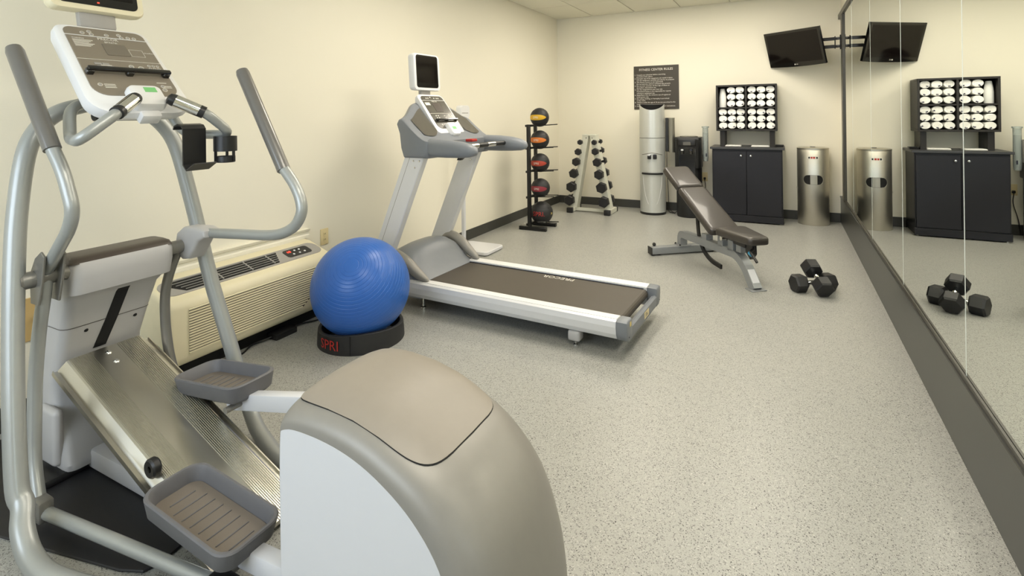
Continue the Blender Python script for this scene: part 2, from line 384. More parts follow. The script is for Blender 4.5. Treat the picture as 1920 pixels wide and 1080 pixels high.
# ================================================================== elliptical trainer
YC = -6.13; EO = (1.30, 0, 0)      # parts are given as (world x, offset from the machine's centre line, z)
el = thing('elliptical_trainer', 'silver and white elliptical cross trainer with domed rear cover in the foreground', 'elliptical', (1.30, YC, 0))
def E_(name, b, m, parent=None): return put(name, b, m, parent or el, off=EO if parent is None else EO)
# side frame tubes
for sg in (-1, 1):
    P = ([(1.80, .19, .045), (1.55, .27, .042), (1.30, .355, .040), (1.12, .395, .041), (1.01, .398, .056), (.935, .391, .105)] if sg < 0 else [(1.80, .17, .045), (1.55, .19, .042), (1.30, .235, .040), (1.14, .285, .041), (1.03, .322, .056), (.95, .350, .095)]) + [(.885, .372, .15), (.852, .374, .2), (.786, .357, .4), (.726, .336, .6), (.681, .316, .8), (.642, .293, 1.0), (.611, .258, 1.2), (.592, .215, 1.295), (.578, .15, 1.355), (.57, .06, 1.385), (.57, 0, 1.39)]
    E_('frame_tube', B().tube(catmull([(x, s * sg, z) for x, s, z in P], 5), 0.0295, 16), 'silver')
# base
E_('base_rail', B().box((.50, -.085, .012), (1.32, .085, .085), 0.012), 'plasticb')
E_('rear_crossbar', B().box((1.74, -.24, .0), (1.84, .24, .06), 0.01), 'silver')
E_('front_foot', B().box((.40, -.22, .0085), (.62, .22, .04), 0.012), 'black')
# tower shell
def ring(z, xf, xb, hw, r=.035):
    cx, hx = (xf + xb) / 2, (xf - xb) / 2
    return [(cx + px, py, z) for px, py in rrect(hx, hw, r, 5)]
secs = [(.035, .635, .36, .155), (.06, .64, .35, .165), (.16, .60, .35, .165), (.28, .53, .36, .16), (.36, .525, .37, .155), (.43, .545, .38, .15), (.55, .603, .41, .152), (.66, .655, .44, .160), (.685, .680, .47, .170), (.70, .722, .50, .176), (.76, .738, .53, .178), (.80, .736, .56, .178), (.815, .728, .575, .175)]
tower = E_('tower_shell', B().loft([ring(*q) for q in secs]), 'plasticb')
# brown top cap
E_('tower_cap', B().loft([ring(.812, .728, .572, .177, .02), ring(.828, .716, .58, .172, .02), ring(.835, .690, .60, .163, .02)]), 'brownb', tower)
# black slot up the middle of the front face
sl = [(.545, .43), (.603, .55), (.655, .66), (.676, .688)]
b = B(); rr = []
for (x, z), y in zip(sl, (-.034, -.016, -.003, .0)): rr.append([(x + .003, y, z), (x + .003, y + .043, z), (x - .01, y + .043, z), (x - .01, y, z)])
E_('slot', b.loft(rr, smooth=False), 'dark', tower)
# seam and screw heads on the tower face
b = B(); b.loft([[(x, y, z + .0012) for x, y, z in ring(.55, .6045, .4095, .1533)], [(x, y, z - .0012) for x, y, z in ring(.55, .6045, .4095, .1533)]], cap=False); E_('seam', b, 'brownb', tower)
for s in (-.075, .095): E_('screw', B().lathe([(0, 0.002), (.006, .001), (.008, -.003)], seg=10, axis=basis((.592, s, .523), (0, 1, 0), (.44, 0, .9))), 'dark', tower)
for sg in (-1, 1): E_('side_block', B().box((.47, sg * .15 if sg > 0 else -.185, .06), (.605, .185 if sg > 0 else -.15, .265), 0.018, 3), 'plasticb', tower)
# pivot shaft
E_('pivot_shaft', B().tube([(.689, -.31, .787), (.689, .31, .787)], 0.027, 20), 'silverd')
for sg in (-1, 1): E_('shaft_cap', B().tube([(.689, sg * .262, .787), (.689, sg * .264, .787), (.689, sg * .30, .787), (.689, sg * .312, .787), (.689, sg * .318, .787)], [.02, .0285, .0285, .022, .008], 20), 'silverd')
# ramp
P0 = Vector((.565, 0, .425)); P1 = Vector((1.52, 0, .04)); d_ = (P1 - P0).normalized(); n_ = Vector((-d_.z, 0, d_.x)) * 1.0
if n_.z < 0: n_ = -n_
RL = (P1 - P0).length
RM = basis(P0, d_, (0, 1, 0))         # local x down the ramp, y across, z = normal
if (RM.to_3x3() @ Vector((0, 0, 1))).z < 0: RM = basis(P0, d_, (0, -1, 0))
ramp = E_('ramp', B().box((0, -.122, -.022), (RL, .122, 0), mtx=RM), 'alum')
for s0, s1 in ((-.118, -.052), (.040, .118)):
    b = B(); k = 13
    for i in range(k):
        y = s0 + (s1 - s0) * i / (k - 1); b.box((0.004, y - .0013, -.001), (RL, y + .0013, .0022), mtx=RM)
    o = E_('ribbed_strip', b, 'alum', ramp); o['kind'] = 'stuff'
for sg in (-1, 1):
    prof = [(.119, .0), (.128, -.004), (.150, -.036), (.162, -.036), (.163, -.028), (.167, -.028), (.167, -.046), (.147, -.046), (.122, -.014)]
    b = B(); vs0 = [RM @ Vector((.0 if True else 0, sg * y, z)) for y, z in prof]; vs1 = [RM @ Vector((RL * .98, sg * y, z)) for y, z in prof]
    b.loft([vs0, vs1], smooth=False); E_('side_channel', b, 'alum', ramp)
for x in (.035, .095): E_('bolt', B().lathe([(0, .006), (.006, .005), (.009, .001), (.011, 0)], seg=12, axis=RM @ Matrix.Translation((x, -.005 if RM[1][1] > 0 else .005, 0))), 'chrome', ramp)
# pedals
def pedal(sg, c, L, Wd, tilt):
    M0 = Matrix.Translation(c) @ Matrix.Rotation(tilt, 4, 'Y'); hl, hw = L / 2, Wd / 2; b = B()
    def R(hx, hy, z, r): return [M0 @ Vector((px, py, z)) for px, py in rrect(hx, hy, r, 6)]
    front = lambda ring_: ring_
    b.loft([R(hl - .025, hw - .02, -.065, .03), R(hl - .012, hw - .01, -.055, .04), R(hl, hw, -.004, .05), R(hl - .003, hw - .003, 0, .05), R(hl - .010, hw - .010, 0, .045), R(hl - .014, hw - .014, -.006, .045), R(hl - .024, hw - .022, -.045, .035)])
    p = E_('foot_pedal', b, 'pedal')
    b = B().loft([R(hl - .024, hw - .022, -.046, .035), R(hl - .025, hw - .023, -.042, .035)]); f = E_('tread', b, 'pedalf', p)
    b = B()
    for i in range(8):
        x = -hl + .07 + (L - .13) * i / 7; w = hw - .045 - (.012 if i in (0, 7) else 0)
        b.box((x - .0022, -w, -.043), (x + .0022, w, -.0395), .0015, 1, mtx=M0)
    E_('tread_ridges', b, 'pedal', p)['kind'] = 'stuff'
    return p, M0
pL, mL = pedal(-1, Vector((1.495, -.17, .222)), .40, .19, .10)
pR, mR = pedal(1, Vector((1.05, .17, .352)), .39, .19, -.11)
def bar(b, p, q, w, h, bevel=.006, upv=(0, 0, 1)):
    p, q = Vector(p), Vector(q); x = (q - p).normalized(); m = basis(p, x, Vector(upv).cross(x))
    return b.box((0, -w / 2, -h / 2), ((q - p).length, w / 2, h / 2), bevel, 2, mtx=m)
E_('pedal_arm', bar(B(), (1.10, .165, .262), (1.95, .135, .46), .045, .058), 'white')
E_('pedal_arm', bar(B(), (1.50, -.165, .125), (1.98, -.145, .13), .045, .058), 'white')
for c in ((1.19, .135, .285), (1.62, -.205, .10)): E_('pivot_pin', B().tube([(c[0], c[1] - .055, c[2]), (c[0], c[1] + .03, c[2])], .0115, 14), 'silverd')
for s, p in ((-.105, (1.15, -.140, .205)),):
    b = B().lathe([(.010, -.012), (.026, -.014), (.031, -.008), (.031, .008), (.026, .014), (.010, .012)], seg=20, axis=Matrix.Translation(p) @ Matrix.Rotation(PI / 2, 4, 'X')); E_('roller', b, 'black')
# lower swing arms and connecting rods
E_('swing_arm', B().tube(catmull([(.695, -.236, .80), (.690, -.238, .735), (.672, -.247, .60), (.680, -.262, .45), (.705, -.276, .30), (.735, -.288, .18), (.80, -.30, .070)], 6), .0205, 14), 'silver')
E_('swing_arm', B().tube(catmull([(.672, .240, .80), (.640, .215, .70), (.605, .208, .59), (.600, .208, .465), (.618, .208, .355), (.645, .210, .27), (.70, .214, .17)], 6), .0195, 14), 'silverd')  # far arm in darker silver: its shadow is put into the colour
E_('connecting_rod', B().tube([(.815, -.30, .062), (1.64, -.225, .085)], .0185, 14), 'silver')
E_('connecting_rod', B().tube([(.70, .214, .17), (1.24, .215, .262)], .0185, 14), 'silver')
E_('rod_joint', B().box((.785, -.322, .035), (.85, -.278, .105), .01), 'silverd')
E_('rod_joint', B().box((1.59, -.25, .055), (1.68, -.20, .115), .012), 'black')
# forks on the shaft
for s in (-.264, -.208): E_('fork_plate', B().prism([(.665, .70), (.72, .70), (.745, .78), (.765, .87), (.74, .885), (.70, .86), (.66, .80)], s - .004, s + .004, bevel=.002, seg=1), 'silverd')
b = B(); pr = [(.64, .79), (.655, .84), (.70, .868), (.80, .872), (.845, .862), (.845, .835), (.80, .815), (.77, .775), (.735, .735), (.69, .728), (.655, .75)]
b.prism(pr, .225, .305, bevel=.014, seg=3, smooth=True); E_('hub_cover', b, 'plasticb')
# moving handlebars
lp = catmull(fillet([(.705, -.236, .815), (.872, -.24, .970), (.906, -.243, 1.035), (.858, -.25, 1.163), (.80, -.26, 1.25)], .06, 6), 3)
hl_ = E_('handlebar', B().tube(lp, .0205, 16), 'silver')
E_('grip', B().tube([(.812, -.2588, 1.231), (.8115, -.2588, 1.232), (.80, -.26, 1.25), (.606, -.279, 1.567), (.596, -.280, 1.583), (.592, -.2803, 1.590)], [.021, .0255, .0255, .0262, .022, .008], 18), 'gripg', hl_)
rp = catmull([(.80, .265, .845), (1.0, .268, .858), (1.18, .27, .870), (1.265, .272, .886), (1.328, .275, .920), (1.360, .277, .97), (1.352, .280, 1.02), (1.315, .283, 1.075), (1.25, .285, 1.138)], 5)
hr_ = E_('handlebar', B().tube(rp, .0205, 16), 'silver')
E_('grip', B().tube([(1.258, .2845, 1.125), (1.257, .2845, 1.126), (1.245, .285, 1.146), (1.025, .285, 1.505), (1.017, .285, 1.52), (1.013, .285, 1.526)], [.021, .025, .025, .0258, .022, .008], 18), 'gripg', hr_)
# fixed handles with pulse grips
for sg in (-1, 1):
    P = fillet([(.66, sg * .07, 1.40), (.70, sg * .165, 1.375), (.775, sg * .195, 1.262), (.985, sg * .262, 1.262), (.985, sg * .155, 1.347), (.955, sg * .112, 1.372)], .055, 7)
    fh = E_('fixed_handle', B().tube(P, .0185, 16), 'silver')
    a, c = Vector((.982, sg * .151, 1.349)), Vector((.913, sg * .052, 1.408)); v = (c - a).normalized()
    E_('pulse_grip', B().tube([a, a + v * .001, c - v * .02, c - v * .006, c], [.0195, .0235, .0235, .0205, .010], 18), 'black', fh)
    E_('sensor_plate', B().tube([a + v * .02, a + v * .0205, c - v * .028, c - v * .0275], [.0225, .0242, .0242, .0225], 18), 'chrome', fh)
# console
T = Vector((.576, 0, 1.678)); Bt = Vector((.837, 0, 1.413)); v_ = (Bt - T).normalized(); FL = (Bt - T).length
CM = basis(T, (0, 1, 0), -v_)          # local x across, y up the face, z out of the face
def CR(pts, z): return [CM @ Vector((x, y, z)) for x, y in pts]
def shape(hwt, hwb, yt, yb, r, rb, n=6):
    out = []
    for cx, cy, a, rr_ in ((hwt - r, yt - r, 0, r), (-hwt + r, yt - r, PI / 2, r), (-hwb + rb, yb + rb, PI, rb), (hwb - rb, yb + rb, 1.5 * PI, rb)):
        for k in range(n + 1): out.append((cx + rr_ * math.cos(a + PI / 2 * k / n), cy + rr_ * math.sin(a + PI / 2 * k / n)))
    return out
con = E_('console', B().loft([CR(shape(.12, .13, .0, -.40, .03, .06), -.075), CR(shape(.155, .165, .018, -.435, .035, .07), -.06), CR(shape(.162, .176, .026, -.455, .04, .085), -.03), CR(shape(.160, .174, .024, -.452, .04, .085), -.008), CR(shape(.150, .160, .014, -.440, .035, .075), .001)]), 'plasticw')
E_('face_plate', B().loft([CR(shape(.138, .146, .004, -.372, .03, .05), -.002), CR(shape(.138, .146, .004, -.372, .03, .05), .0035), CR(shape(.136, .144, .002, -.370, .03, .05), .0042)], smooth=False), 'face', con)
fp = 0.0045
def cbox(x0, y0, x1, y1, z0=fp, z1=fp + .0015): return B().box((x0, y0, z0), (x1, y1, z1), mtx=CM)
E_('trim_line', cbox(-.142, -.0475, .142, -.0445), 'plasticw', con); E_('trim_line', cbox(-.143, -.182, .145, -.1805), 'ink', con)
E_('display', cbox(-.035, -.15, .045, -.085), 'faced', con)
b = B()
for x0, y0, x1, y1 in ((.05, -.148, .10, -.147), (.05, -.108, .10, -.107), (.05, -.148, .051, -.107), (.099, -.148, .10, -.107)): b.box((x0, y0, fp), (x1, y1, fp + .001), mtx=CM)
E_('display_outline', b, 'ink', con)
def CT(x, y, z=fp + .001): return CM @ Matrix.Translation((x, y, z))
text('lettering', 'PRECOR', .019, CT(-.005, -.058), 'ink', con, off=EO)
text('lettering', 'EFX576i', .013, CT(.0, -.076), 'ink', con, off=EO)
text('lettering', 'WARNING', .008, CT(-.105, -.064), 'ink', con, off=EO)
b = B()
for i in range(6): b.box((-.125, -.074 - i * .007, fp), (-.06 - .008 * (i % 3), -.071 - i * .007, fp + .0008), mtx=CM)
for x, y in ((-.06, -.213), (.10, -.30), (-.085, -.318), (-.085, -.326), (-.085, -.334), (.112, -.318), (.112, -.326)): b.box((x - .018, y, fp), (x + .018, y + .003, fp + .0008), mtx=CM)
E_('small_print', b, 'ink', con)['kind'] = 'stuff'
text('lettering', 'CrossRamp', .008, CT(.122, -.122), 'ink', con, off=EO)
def disc(x, y, r, m='plasticg', nm='button'):
    E_(nm, B().lathe([(0, .003), (r * .8, .0028), (r, 0)], seg=14, axis=CT(x, y, fp - .001)), m, con)
    E_('button_ring', B().lathe([(r * 1.05, 0), (r * 1.05, .0012), (r * 1.3, .0012), (r * 1.3, 0)], seg=14, axis=CT(x, y, fp - .0005)), 'ink', con)
for x, y, r in ((-.08, -.028, .006), (-.055, -.018, .006), (-.052, -.034, .006), (.0, -.030, .006), (.045, -.022, .006), (.05, -.037, .006), (.075, -.034, .006), (.097, -.034, .006), (.025, -.21, .007), (.025, -.228, .007), (.058, -.216, .008), (-.115, -.318, .006), (.098, -.318, .006), (.098, -.338, .007)): disc(x, y, r)
for i in range(3):
    for j in range(3): disc(.092 + .016 * i, -.199 - .016 * j, .0045)
for x, y in ((-.085, -.205), (-.06, -.205), (-.08, -.22), (-.048, -.22)): E_('key', cbox(x - .011, y - .005, x + .011, y + .005, fp, fp + .002), 'plasticg', con)
# reading rack
b = B(); b.box((-.138, -.262, .016), (.146, -.243, .030), .004, 2, mtx=CM)
for x in (-.13, .0, .13): b.box((x - .012, -.268, 0), (x + .012, -.246, .022), .003, 1, mtx=CM)
E_('reading_rack', b, 'blackg', con)
# pulse / key pod at the bottom of the console
b = B(); b.loft([[CM @ Vector((x * k + .005, y * k - .395, z)) for x, y in rrect(.058, .052, .022, 5)] for k, z in ((1.0, -.02), (1.0, .022), (.94, .032), (.80, .036))]); pod = E_('key_pod', b, 'plasticw', con)
E_('green_label', cbox(-.002, -.385, .040, -.360, .035, .037), 'green', pod)
E_('latch_box', B().box((-.03, -.475, -.045), (.04, -.44, .0), .008, 2, mtx=CM), 'plasticw', con)
E_('under_knob', B().tube([(.70, -.09, 1.345), (.70, .06, 1.345)], .022, 14), 'black', con)
# personal screen on top
tm = basis((.55, 0, 1.752), (0, 1, 0), (-.22, 0, 1))
b = B(); b.loft([[tm @ Vector((x * k, y * k2 + .135, z)) for x, y in rrect(.166, .135, .03, 6)] for k, k2, z in ((.86, .86, -.05), (.96, .96, -.042), (1, 1, -.02), (1, 1, .0), (.97, .965, .010))]); tv = E_('monitor', b, 'cream')
b = B(); b.loft([[tm @ Vector((x, y + .143, z)) for x, y in rrect(.140, .118, .022, 6)] for z in (.006, .0115)], smooth=False); E_('monitor_bezel', b, 'blackg', tv)
E_('monitor_screen', B().box((-.122, .06, .0115), (.122, .243, .0125), mtx=tm), 'screen', tv)
E_('led', B().box((-.008, .036, .0115), (-.001, .041, .013), mtx=tm), 'redled', tv)
E_('monitor_neck', B().box((-.065, -.06, -.045), (.065, .03, -.012), .01, 2, mtx=tm), 'plasticg', tv)
# cup holder clipped to the far handle
b = B(); hk = [(.850, 1.285), (.858, 1.300), (.880, 1.308), (.905, 1.303), (.918, 1.288), (.918, 1.150), (.935, 1.132), (.985, 1.158), (.987, 1.154), (.935, 1.126), (.912, 1.148), (.912, 1.286), (.902, 1.298), (.88, 1.302), (.862, 1.296), (.855, 1.284)]
b.prism(hk, .105, .195, 'y'); cup = E_('cup_holder', b, 'black')
b = B(); cc = (.965, .245, 1.195); b.lathe([(.041, 0), (.043, 0), (.043, .06), (.041, .06), (.041, 0)], cc, 24); b.lathe([(.0, -.045), (.034, -.045), (.036, -.043), (.036, -.02), (.034, -.02), (.034, -.043), (0, -.043)], cc, 24)
for a in (.3, 2.4, 4.5): b.box((cc[0] + .037 * math.cos(a) - .004, cc[1] + .037 * math.sin(a) - .004, cc[2] - .04), (cc[0] + .037 * math.cos(a) + .004, cc[1] + .037 * math.sin(a) + .004, cc[2] + .02))
E_('cup_ring', b, 'black', cup)
# rear cover: grey domed shell between a flat side outline and a crown outline
INN = catmull([(1.832, 0, .03), (1.830, 0, .25), (1.832, 0, .50), (1.850, 0, .548), (1.95, 0, .556), (2.06, 0, .543), (2.155, 0, .510), (2.245, 0, .455), (2.315, 0, .375), (2.355, 0, .26), (2.372, 0, .14), (2.375, 0, .03)], 5)
OUT = catmull([(1.822, 0, .03), (1.818, 0, .25), (1.818, 0, .53), (1.838, 0, .610), (1.95, 0, .631), (2.09, 0, .617), (2.215, 0, .572), (2.325, 0, .512), (2.415, 0, .415), (2.468, 0, .28), (2.487, 0, .14), (2.49, 0, .03)], 5)
def HS(i, q):
    """q 0..1 across the shell: 0 near-side edge, 1 far-side edge"""
    a = q * PI; i0 = int(min(i, len(INN) - 1.001)); f = i - i0
    pi_ = INN[i0].lerp(INN[i0 + 1], f); po = OUT[i0].lerp(OUT[i0 + 1], f)
    k = 2.6; c, s = math.cos(a), math.sin(a)
    cs = math.copysign(abs(c) ** (2 / k), c); sn = abs(s) ** (2 / k)
    p = pi_.lerp(po, sn); return Vector((p.x, -.203 * cs, p.z))
NQ = 28
b = B(); b.loft([[HS(i, k / NQ) for k in range(NQ + 1)] for i in range(len(INN))], cap=False, closed=False); hood = E_('rear_cover', b, 'hoodg')
for sg in (-1, 1):
    b = B(); pl = [(p.x, p.z) for p in INN]; b.prism(pl, sg * .19, sg * .2035); E_('side_panel', b, 'white', hood)
    b = B(); b.box((1.925, sg * .2035, .165), (1.945, sg * .208, .178), .003, 1); E_('side_latch', b, 'plasticw', hood)
# lid on the crown, with a dark joint line
def lidpt(u, v, k, lift):
    a0, a1 = 14.6, 32.6; q0, q1 = .215, .785
    i = (a0 + a1) / 2 + (a1 - a0) / 2 * u * k; q = (q0 + q1) / 2 + (q1 - q0) / 2 * v * k
    p = HS(i, q); e = .05; du = HS(i + e, q) - HS(i - e, q); dv = HS(i, q + .002) - HS(i, q - .002)
    n = du.cross(dv).normalized(); n = n if n.z > 0 else -n
    return p + n * lift
def lidmesh(k, lift, z2):
    rim = [(math.copysign(abs(math.cos(t)) ** (2 / 4.5), math.cos(t)), math.copysign(abs(math.sin(t)) ** (2 / 4.5), math.sin(t))) for t in [2 * PI * j / 64 for j in range(64)]]
    b = B(); rings = [[lidpt(u, v, k, z2) for u, v in rim]] + [[lidpt(u, v, k * f, lift) for u, v in rim] for f in (1.0, .97, .85, .7, .5, .3, .15)]
    b.loft(rings, cap=False); b.add(rings[-1], [tuple(range(64))], True); return b
E_('lid_joint', lidmesh(1.012, .0022, -.004), 'dark', hood); E_('lid', lidmesh(1.0, .0036, -.002), 'lid', hood)
# ================================================================== wall unit, outlet, ball
ac = thing('wall_air_conditioner', 'cream through-wall air conditioner with slatted grille on the left wall', 'air conditioner', (.15, -5.2, 0))
AO = (.15, -5.2, 0)
def A_(name, b, m, parent=None): return put(name, b, m, parent or ac, off=AO)
ya, yb = -5.735, -4.665
pf = [(.02, .085), (.262, .085), (.280, .10), (.288, .13), (.288, .372), (.278, .400), (.255, .418), (.07, .482), (.02, .486)]
b = B().prism(pf, ya, yb, 'y', bevel=.028, seg=4, smooth=True); A_('body', b, 'cream')
A_('sleeve', B().box((0.009, ya + .015, .0), (.03, yb - .015, .486)), 'creamw')
A_('plinth', B().box((.009, ya + .05, 0), (.20, yb - .05, .086)), 'dark')  # dark box fills the gap under the unit, its shade given as colour
gr = A_('grille_gap_shade', B().prism([(-5.635, .138), (-4.93, .138), (-4.84, .20), (-4.79, .29), (-4.775, .366), (-5.635, .366)], .2875, .2890, 'x'), 'brownb')  # flat brown panel; the shade between the slats is painted by its colour
NS = 17
for i in range(NS):
    z = .143 + (.361 - .143) * i / (NS - 1); f = i / (NS - 1)
    y1 = -4.935 + .155 * math.sin(f * PI / 2) ** 0.8
    A_('slat', B().prism([(.2885, z - .0045), (.2955, z - .003), (.2955, z + .002), (.2885, z + .0045)], -5.637, y1, 'y'), 'cream')
sd = Vector((.07 - .255, 0, .482 - .418)); VM = basis((.255, -5.2, .418), (0, 1, 0), sd)   # x along the wall, y up the slope, z out
A_('top_panel', B().loft([[VM @ Vector((x, y + .098, z)) for x, y in rrect(.505, .068, .055, 6)] for z in (-.004, .003)], smooth=False), 'plasticg')
vent = A_('vent_shade_panel', B().prism([(-.475, .135), (-.40, .045), (.165, .045), (.215, .155), (-.43, .155)], .0025, .0042, 'z', mtx=VM), 'dark')  # flat dark sheet on the top panel, painting the shade inside the vent
for k in range(5): A_('vent_bar', B().box((-.452 + .055 * (4 - k) / 4 - .0, .057 + .022 * k, .004), (.170 + .009 * k, .0595 + .022 * k, .0085), mtx=VM), 'plasticg', vent)
for x in (-.20, -.02, .13): A_('vent_divider', B().box((x, .047, .004), (x + .006, .153, .0095), mtx=VM), 'plasticg', vent)
cp = A_('control_panel', B().loft([[VM @ Vector((x + .34, y + .100, z)) for x, y in rrect(.092, .042, .02, 5)] for z in (.002, .0055)], smooth=False), 'black')
text('digits', '68', .030, VM @ Matrix.Translation((.285, .115, .006)) , 'redled', cp, off=AO)
for x, y in ((.33, .118), (.365, .118), (.30, .082), (.345, .082), (.385, .084)): A_('button', B().lathe([(0, .003), (.006, .0025), (.0075, 0)], seg=10, axis=VM @ Matrix.Translation((x, y, .0055))), 'plasticw', cp)
# moulding on the wall above the unit
b = B(); mp_ = [(0, .487), (.026, .487), (.026, .505), (.018, .512), (.018, .528), (.030, .534), (.036, .548), (0, .548)]
b.prism(mp_, -5.90, -4.64, 'y'); struct('trim_1', b, 'creamw', 'cream moulding on the wall above the air conditioner')
# outlet right of the unit, tan plate left of it
ot = thing('wall_outlet', 'ivory double wall socket right of the air conditioner', 'outlet', (0.0, -4.487, .455))
put('plate', B().box((0, -.036, -.058), (.006, .036, .058), .003, 2), 'ivory', ot)
for z in (-.02, .02):
    s_ = put('socket', B().loft([[(x, py, pz + z) for py, pz in rrect(.015, .013, .008, 4)] for x in (.005, .0085)], smooth=False), 'ivory', ot)
    for y in (-.006, .006): put('slot', B().box((.008, y - .0012, z - .004), (.0092, y + .0012, z + .006)), 'dark', s_)
jp = thing('junction_plate', 'tan cable plate with black cord on the wall beside the elliptical', 'wall plate', (0.0, -6.16, .45))
put('plate', B().box((0, -.06, -.095), (.008, .06, .095), .002, 1), 'tan', jp)
for z in (-.07, .07): put('screw', B().lathe([(0, .003), (.005, .002), (.006, 0)], seg=8, axis=Matrix.Translation((.008, .02, z)) @ Matrix.Rotation(PI / 2, 4, 'Y')), 'chrome', jp)
put('connector', B().tube([(.008, .02, .01), (.03, .02, .01)], .008, 10), 'chrome', jp)
put('cord', B().tube(catmull([(.03, .02, .01), (.045, .025, -.0), (.04, .03, -.10), (.02, .035, -.28), (.03, .04, -.44)], 6), .006, 8), 'black', jp)
pb = thing('power_adapter', 'black power brick with cable under the air conditioner', 'adapter', (.245, -5.05, 0))
put('brick', B().box((-.045, -.075, 0), (.045, .075, .035), .006, 2), 'black', pb)
put('cable', B().tube(catmull([(.0, .075, .018), (-.02, .16, .008), (.03, .28, .008), (-.05, .40, .008)], 6), .005, 8), 'black', pb)
put('cable', B().tube(catmull([(.0, -.075, .018), (-.03, -.18, .008), (.02, -.30, .008), (-.10, -.36, .03)], 6), .005, 8), 'black', pb)
# exercise ball and its ring base
BC = Vector((.705, -4.86, .305)); BR = .288
ax = Vector((.37, -.654, .66)).normalized(); AM = Matrix.Translation(BC) @ ax.to_track_quat('Z', 'Y').to_matrix().to_4x4()
prof = []
N = 540
for i in range(N + 1):
    t = PI * i / N; deg = 180 * i / N; g = 0.0
    if 6 < deg < 174:
        g = .0011 if (i % 13) == 0 else 0
    prof.append(((BR - g) * math.sin(t), (BR - g) * math.cos(t)))
eb = put('exercise_ball', B().lathe(prof, seg=72, axis=AM), 'blueball', off=BC); eb.location = BC
tag(eb, 'large blue ribbed exercise ball sitting in a black ring base', 'exercise ball')
rb = thing('ball_base', 'black plastic ring base under the blue exercise ball', 'ball base', (BC.x, BC.y, 0))
b = B(); seg = 64; rings = []
def topz(a): return .100 + .012 * math.cos(2 * (a + .75))
for r0, zf in ((.252, 0), (.250, .5), (.246, .97), (.242, 1.0), (.226, 1.0), (.214, .75), (.212, 0)):
    rings.append([(r0 * math.cos(a), r0 * math.sin(a), topz(a) * zf) for a in [2 * PI * k / seg for k in range(seg)]])
rings.append(rings[0]); b.loft(rings, cap=False); put('ring', b, 'rubber', rb)
for a in (-1.06, 2.08): put('joint', B().box((-.0012, -.003, .002), (.0012, .0015, topz(a)), mtx=Matrix.Rotation(a, 4, 'Z') @ Matrix.Translation((.2505, 0, 0)) @ Matrix.Rotation(PI / 2, 4, 'Z')), 'dark', rb)
def cylmap(r, a0, z0):
    return lambda v: Vector(((r + v.z) * math.cos(a0 + v.x / r), (r + v.z) * math.sin(a0 + v.x / r), z0 + v.y))
text('lettering', 'SPRI', .078, None, 'red', rb, fn=cylmap(.2545, math.radians(-91), .050), ext=.0002)

# rubber mat under the elliptical
mt = B(); mp2 = [(.12, -6.64), (1.22, -6.405), (1.29, -6.375), (1.305, -6.33), (1.25, -5.98), (.06, -6.2)]
mo = put('rubber_mat', mt.prism(mp2, 0, .008, 'z', bevel=.003, seg=1), 'mat', off=(.65, -6.3, 0)); mo.location = (.65, -6.3, 0)
tag(mo, 'black rubber floor mat under the front of the elliptical', 'mat')

# ================================================================== treadmill
tr = thing('treadmill', 'silver treadmill with brown belt, grey console arms and small screen', 'treadmill', (1.4, -4.08, 0), -.04)
def T_(name, b, m, parent=None): return put(name, b, m, parent or tr)
railp = [(.262, .198), (.335, .203), (.352, .195), (.357, .165), (.350, .125), (.335, .098), (.315, .088), (.262, .088)]
for sg in (-1, 1):
    r_ = T_('side_rail', B().prism([(sg * y, z) for y, z in railp], -.86, .765, 'x', bevel=.002, seg=1), 'silverw')
    T_('rail_top', B().prism([(sg * .266, .1985), (sg * .266, .2015), (sg * .334, .2055), (sg * .334, .2025)], -.86, .764, 'x'), 'plasticw', r_)
    c_ = T_('rear_cap', B().prism([(sg * (y if y > .3 else .262), z) for y, z in [(.262, .2), (.337, .205), (.355, .197), (.360, .165), (.353, .123), (.337, .095), (.315, .085), (.262, .085)]], .762, .83, 'x', bevel=.012, seg=3, smooth=True), 'bluegrey')
    T_('screw', B().lathe([(0, .003), (.004, .002), (.005, 0)], seg=8, axis=Matrix.Translation((.829, sg * .325, .115)) @ Matrix.Rotation(PI / 2, 4, 'Y')), 'dark', c_)
b = B(); bp_ = [(-.62, .189), (.745, .189)] + [(.745 + .030 * math.sin(a), .159 + .030 * math.cos(a)) for a in [PI * k / 8 for k in range(1, 9)]] + [(-.62, .129)]
b.prism(bp_, -.250, .250, 'y'); belt = T_('belt', b, 'belt')
text('lettering', 'PRECOR', .062, Matrix.Translation((.17, .212, .1905)) @ Matrix.Rotation(PI, 4, 'Z'), 'ink', belt)
for sg in (-1, 1): T_('belt_guide', B().box((-.62, sg * .250 if sg > 0 else -.264, .13), (.745, .264 if sg > 0 else -.250, .193)), 'navy')
T_('under_frame', B().box((-.95, -.25, .075), (.70, .25, .125)), 'dark')
T_('rear_roller', B().tube([(.745, -.262, .159), (.745, .262, .159)], .0275, 20), 'black')
b = B().prism([(.782, .085), (.822, .085), (.828, .105), (.828, .150), (.815, .158), (.795, .150), (.782, .12)], -.27, .27, 'y', bevel=.003, seg=1); rc = T_('rear_bar', b, 'bluegrey')
T_('label_plate', B().box((.828, -.02, .105), (.8295, .075, .143)), 'ivory', rc)
b = B()
for k in range(3): b.box((.8293, .0, .116 + k * .008), (.8300, .055 - .012 * k, .119 + k * .008))
T_('label_print', b, 'brownb', rc)['kind'] = 'stuff'
T_('warning_tag', B().box((.8295, -.312, .165), (.8315, -.288, .190), .002, 1), 'gold', rc)
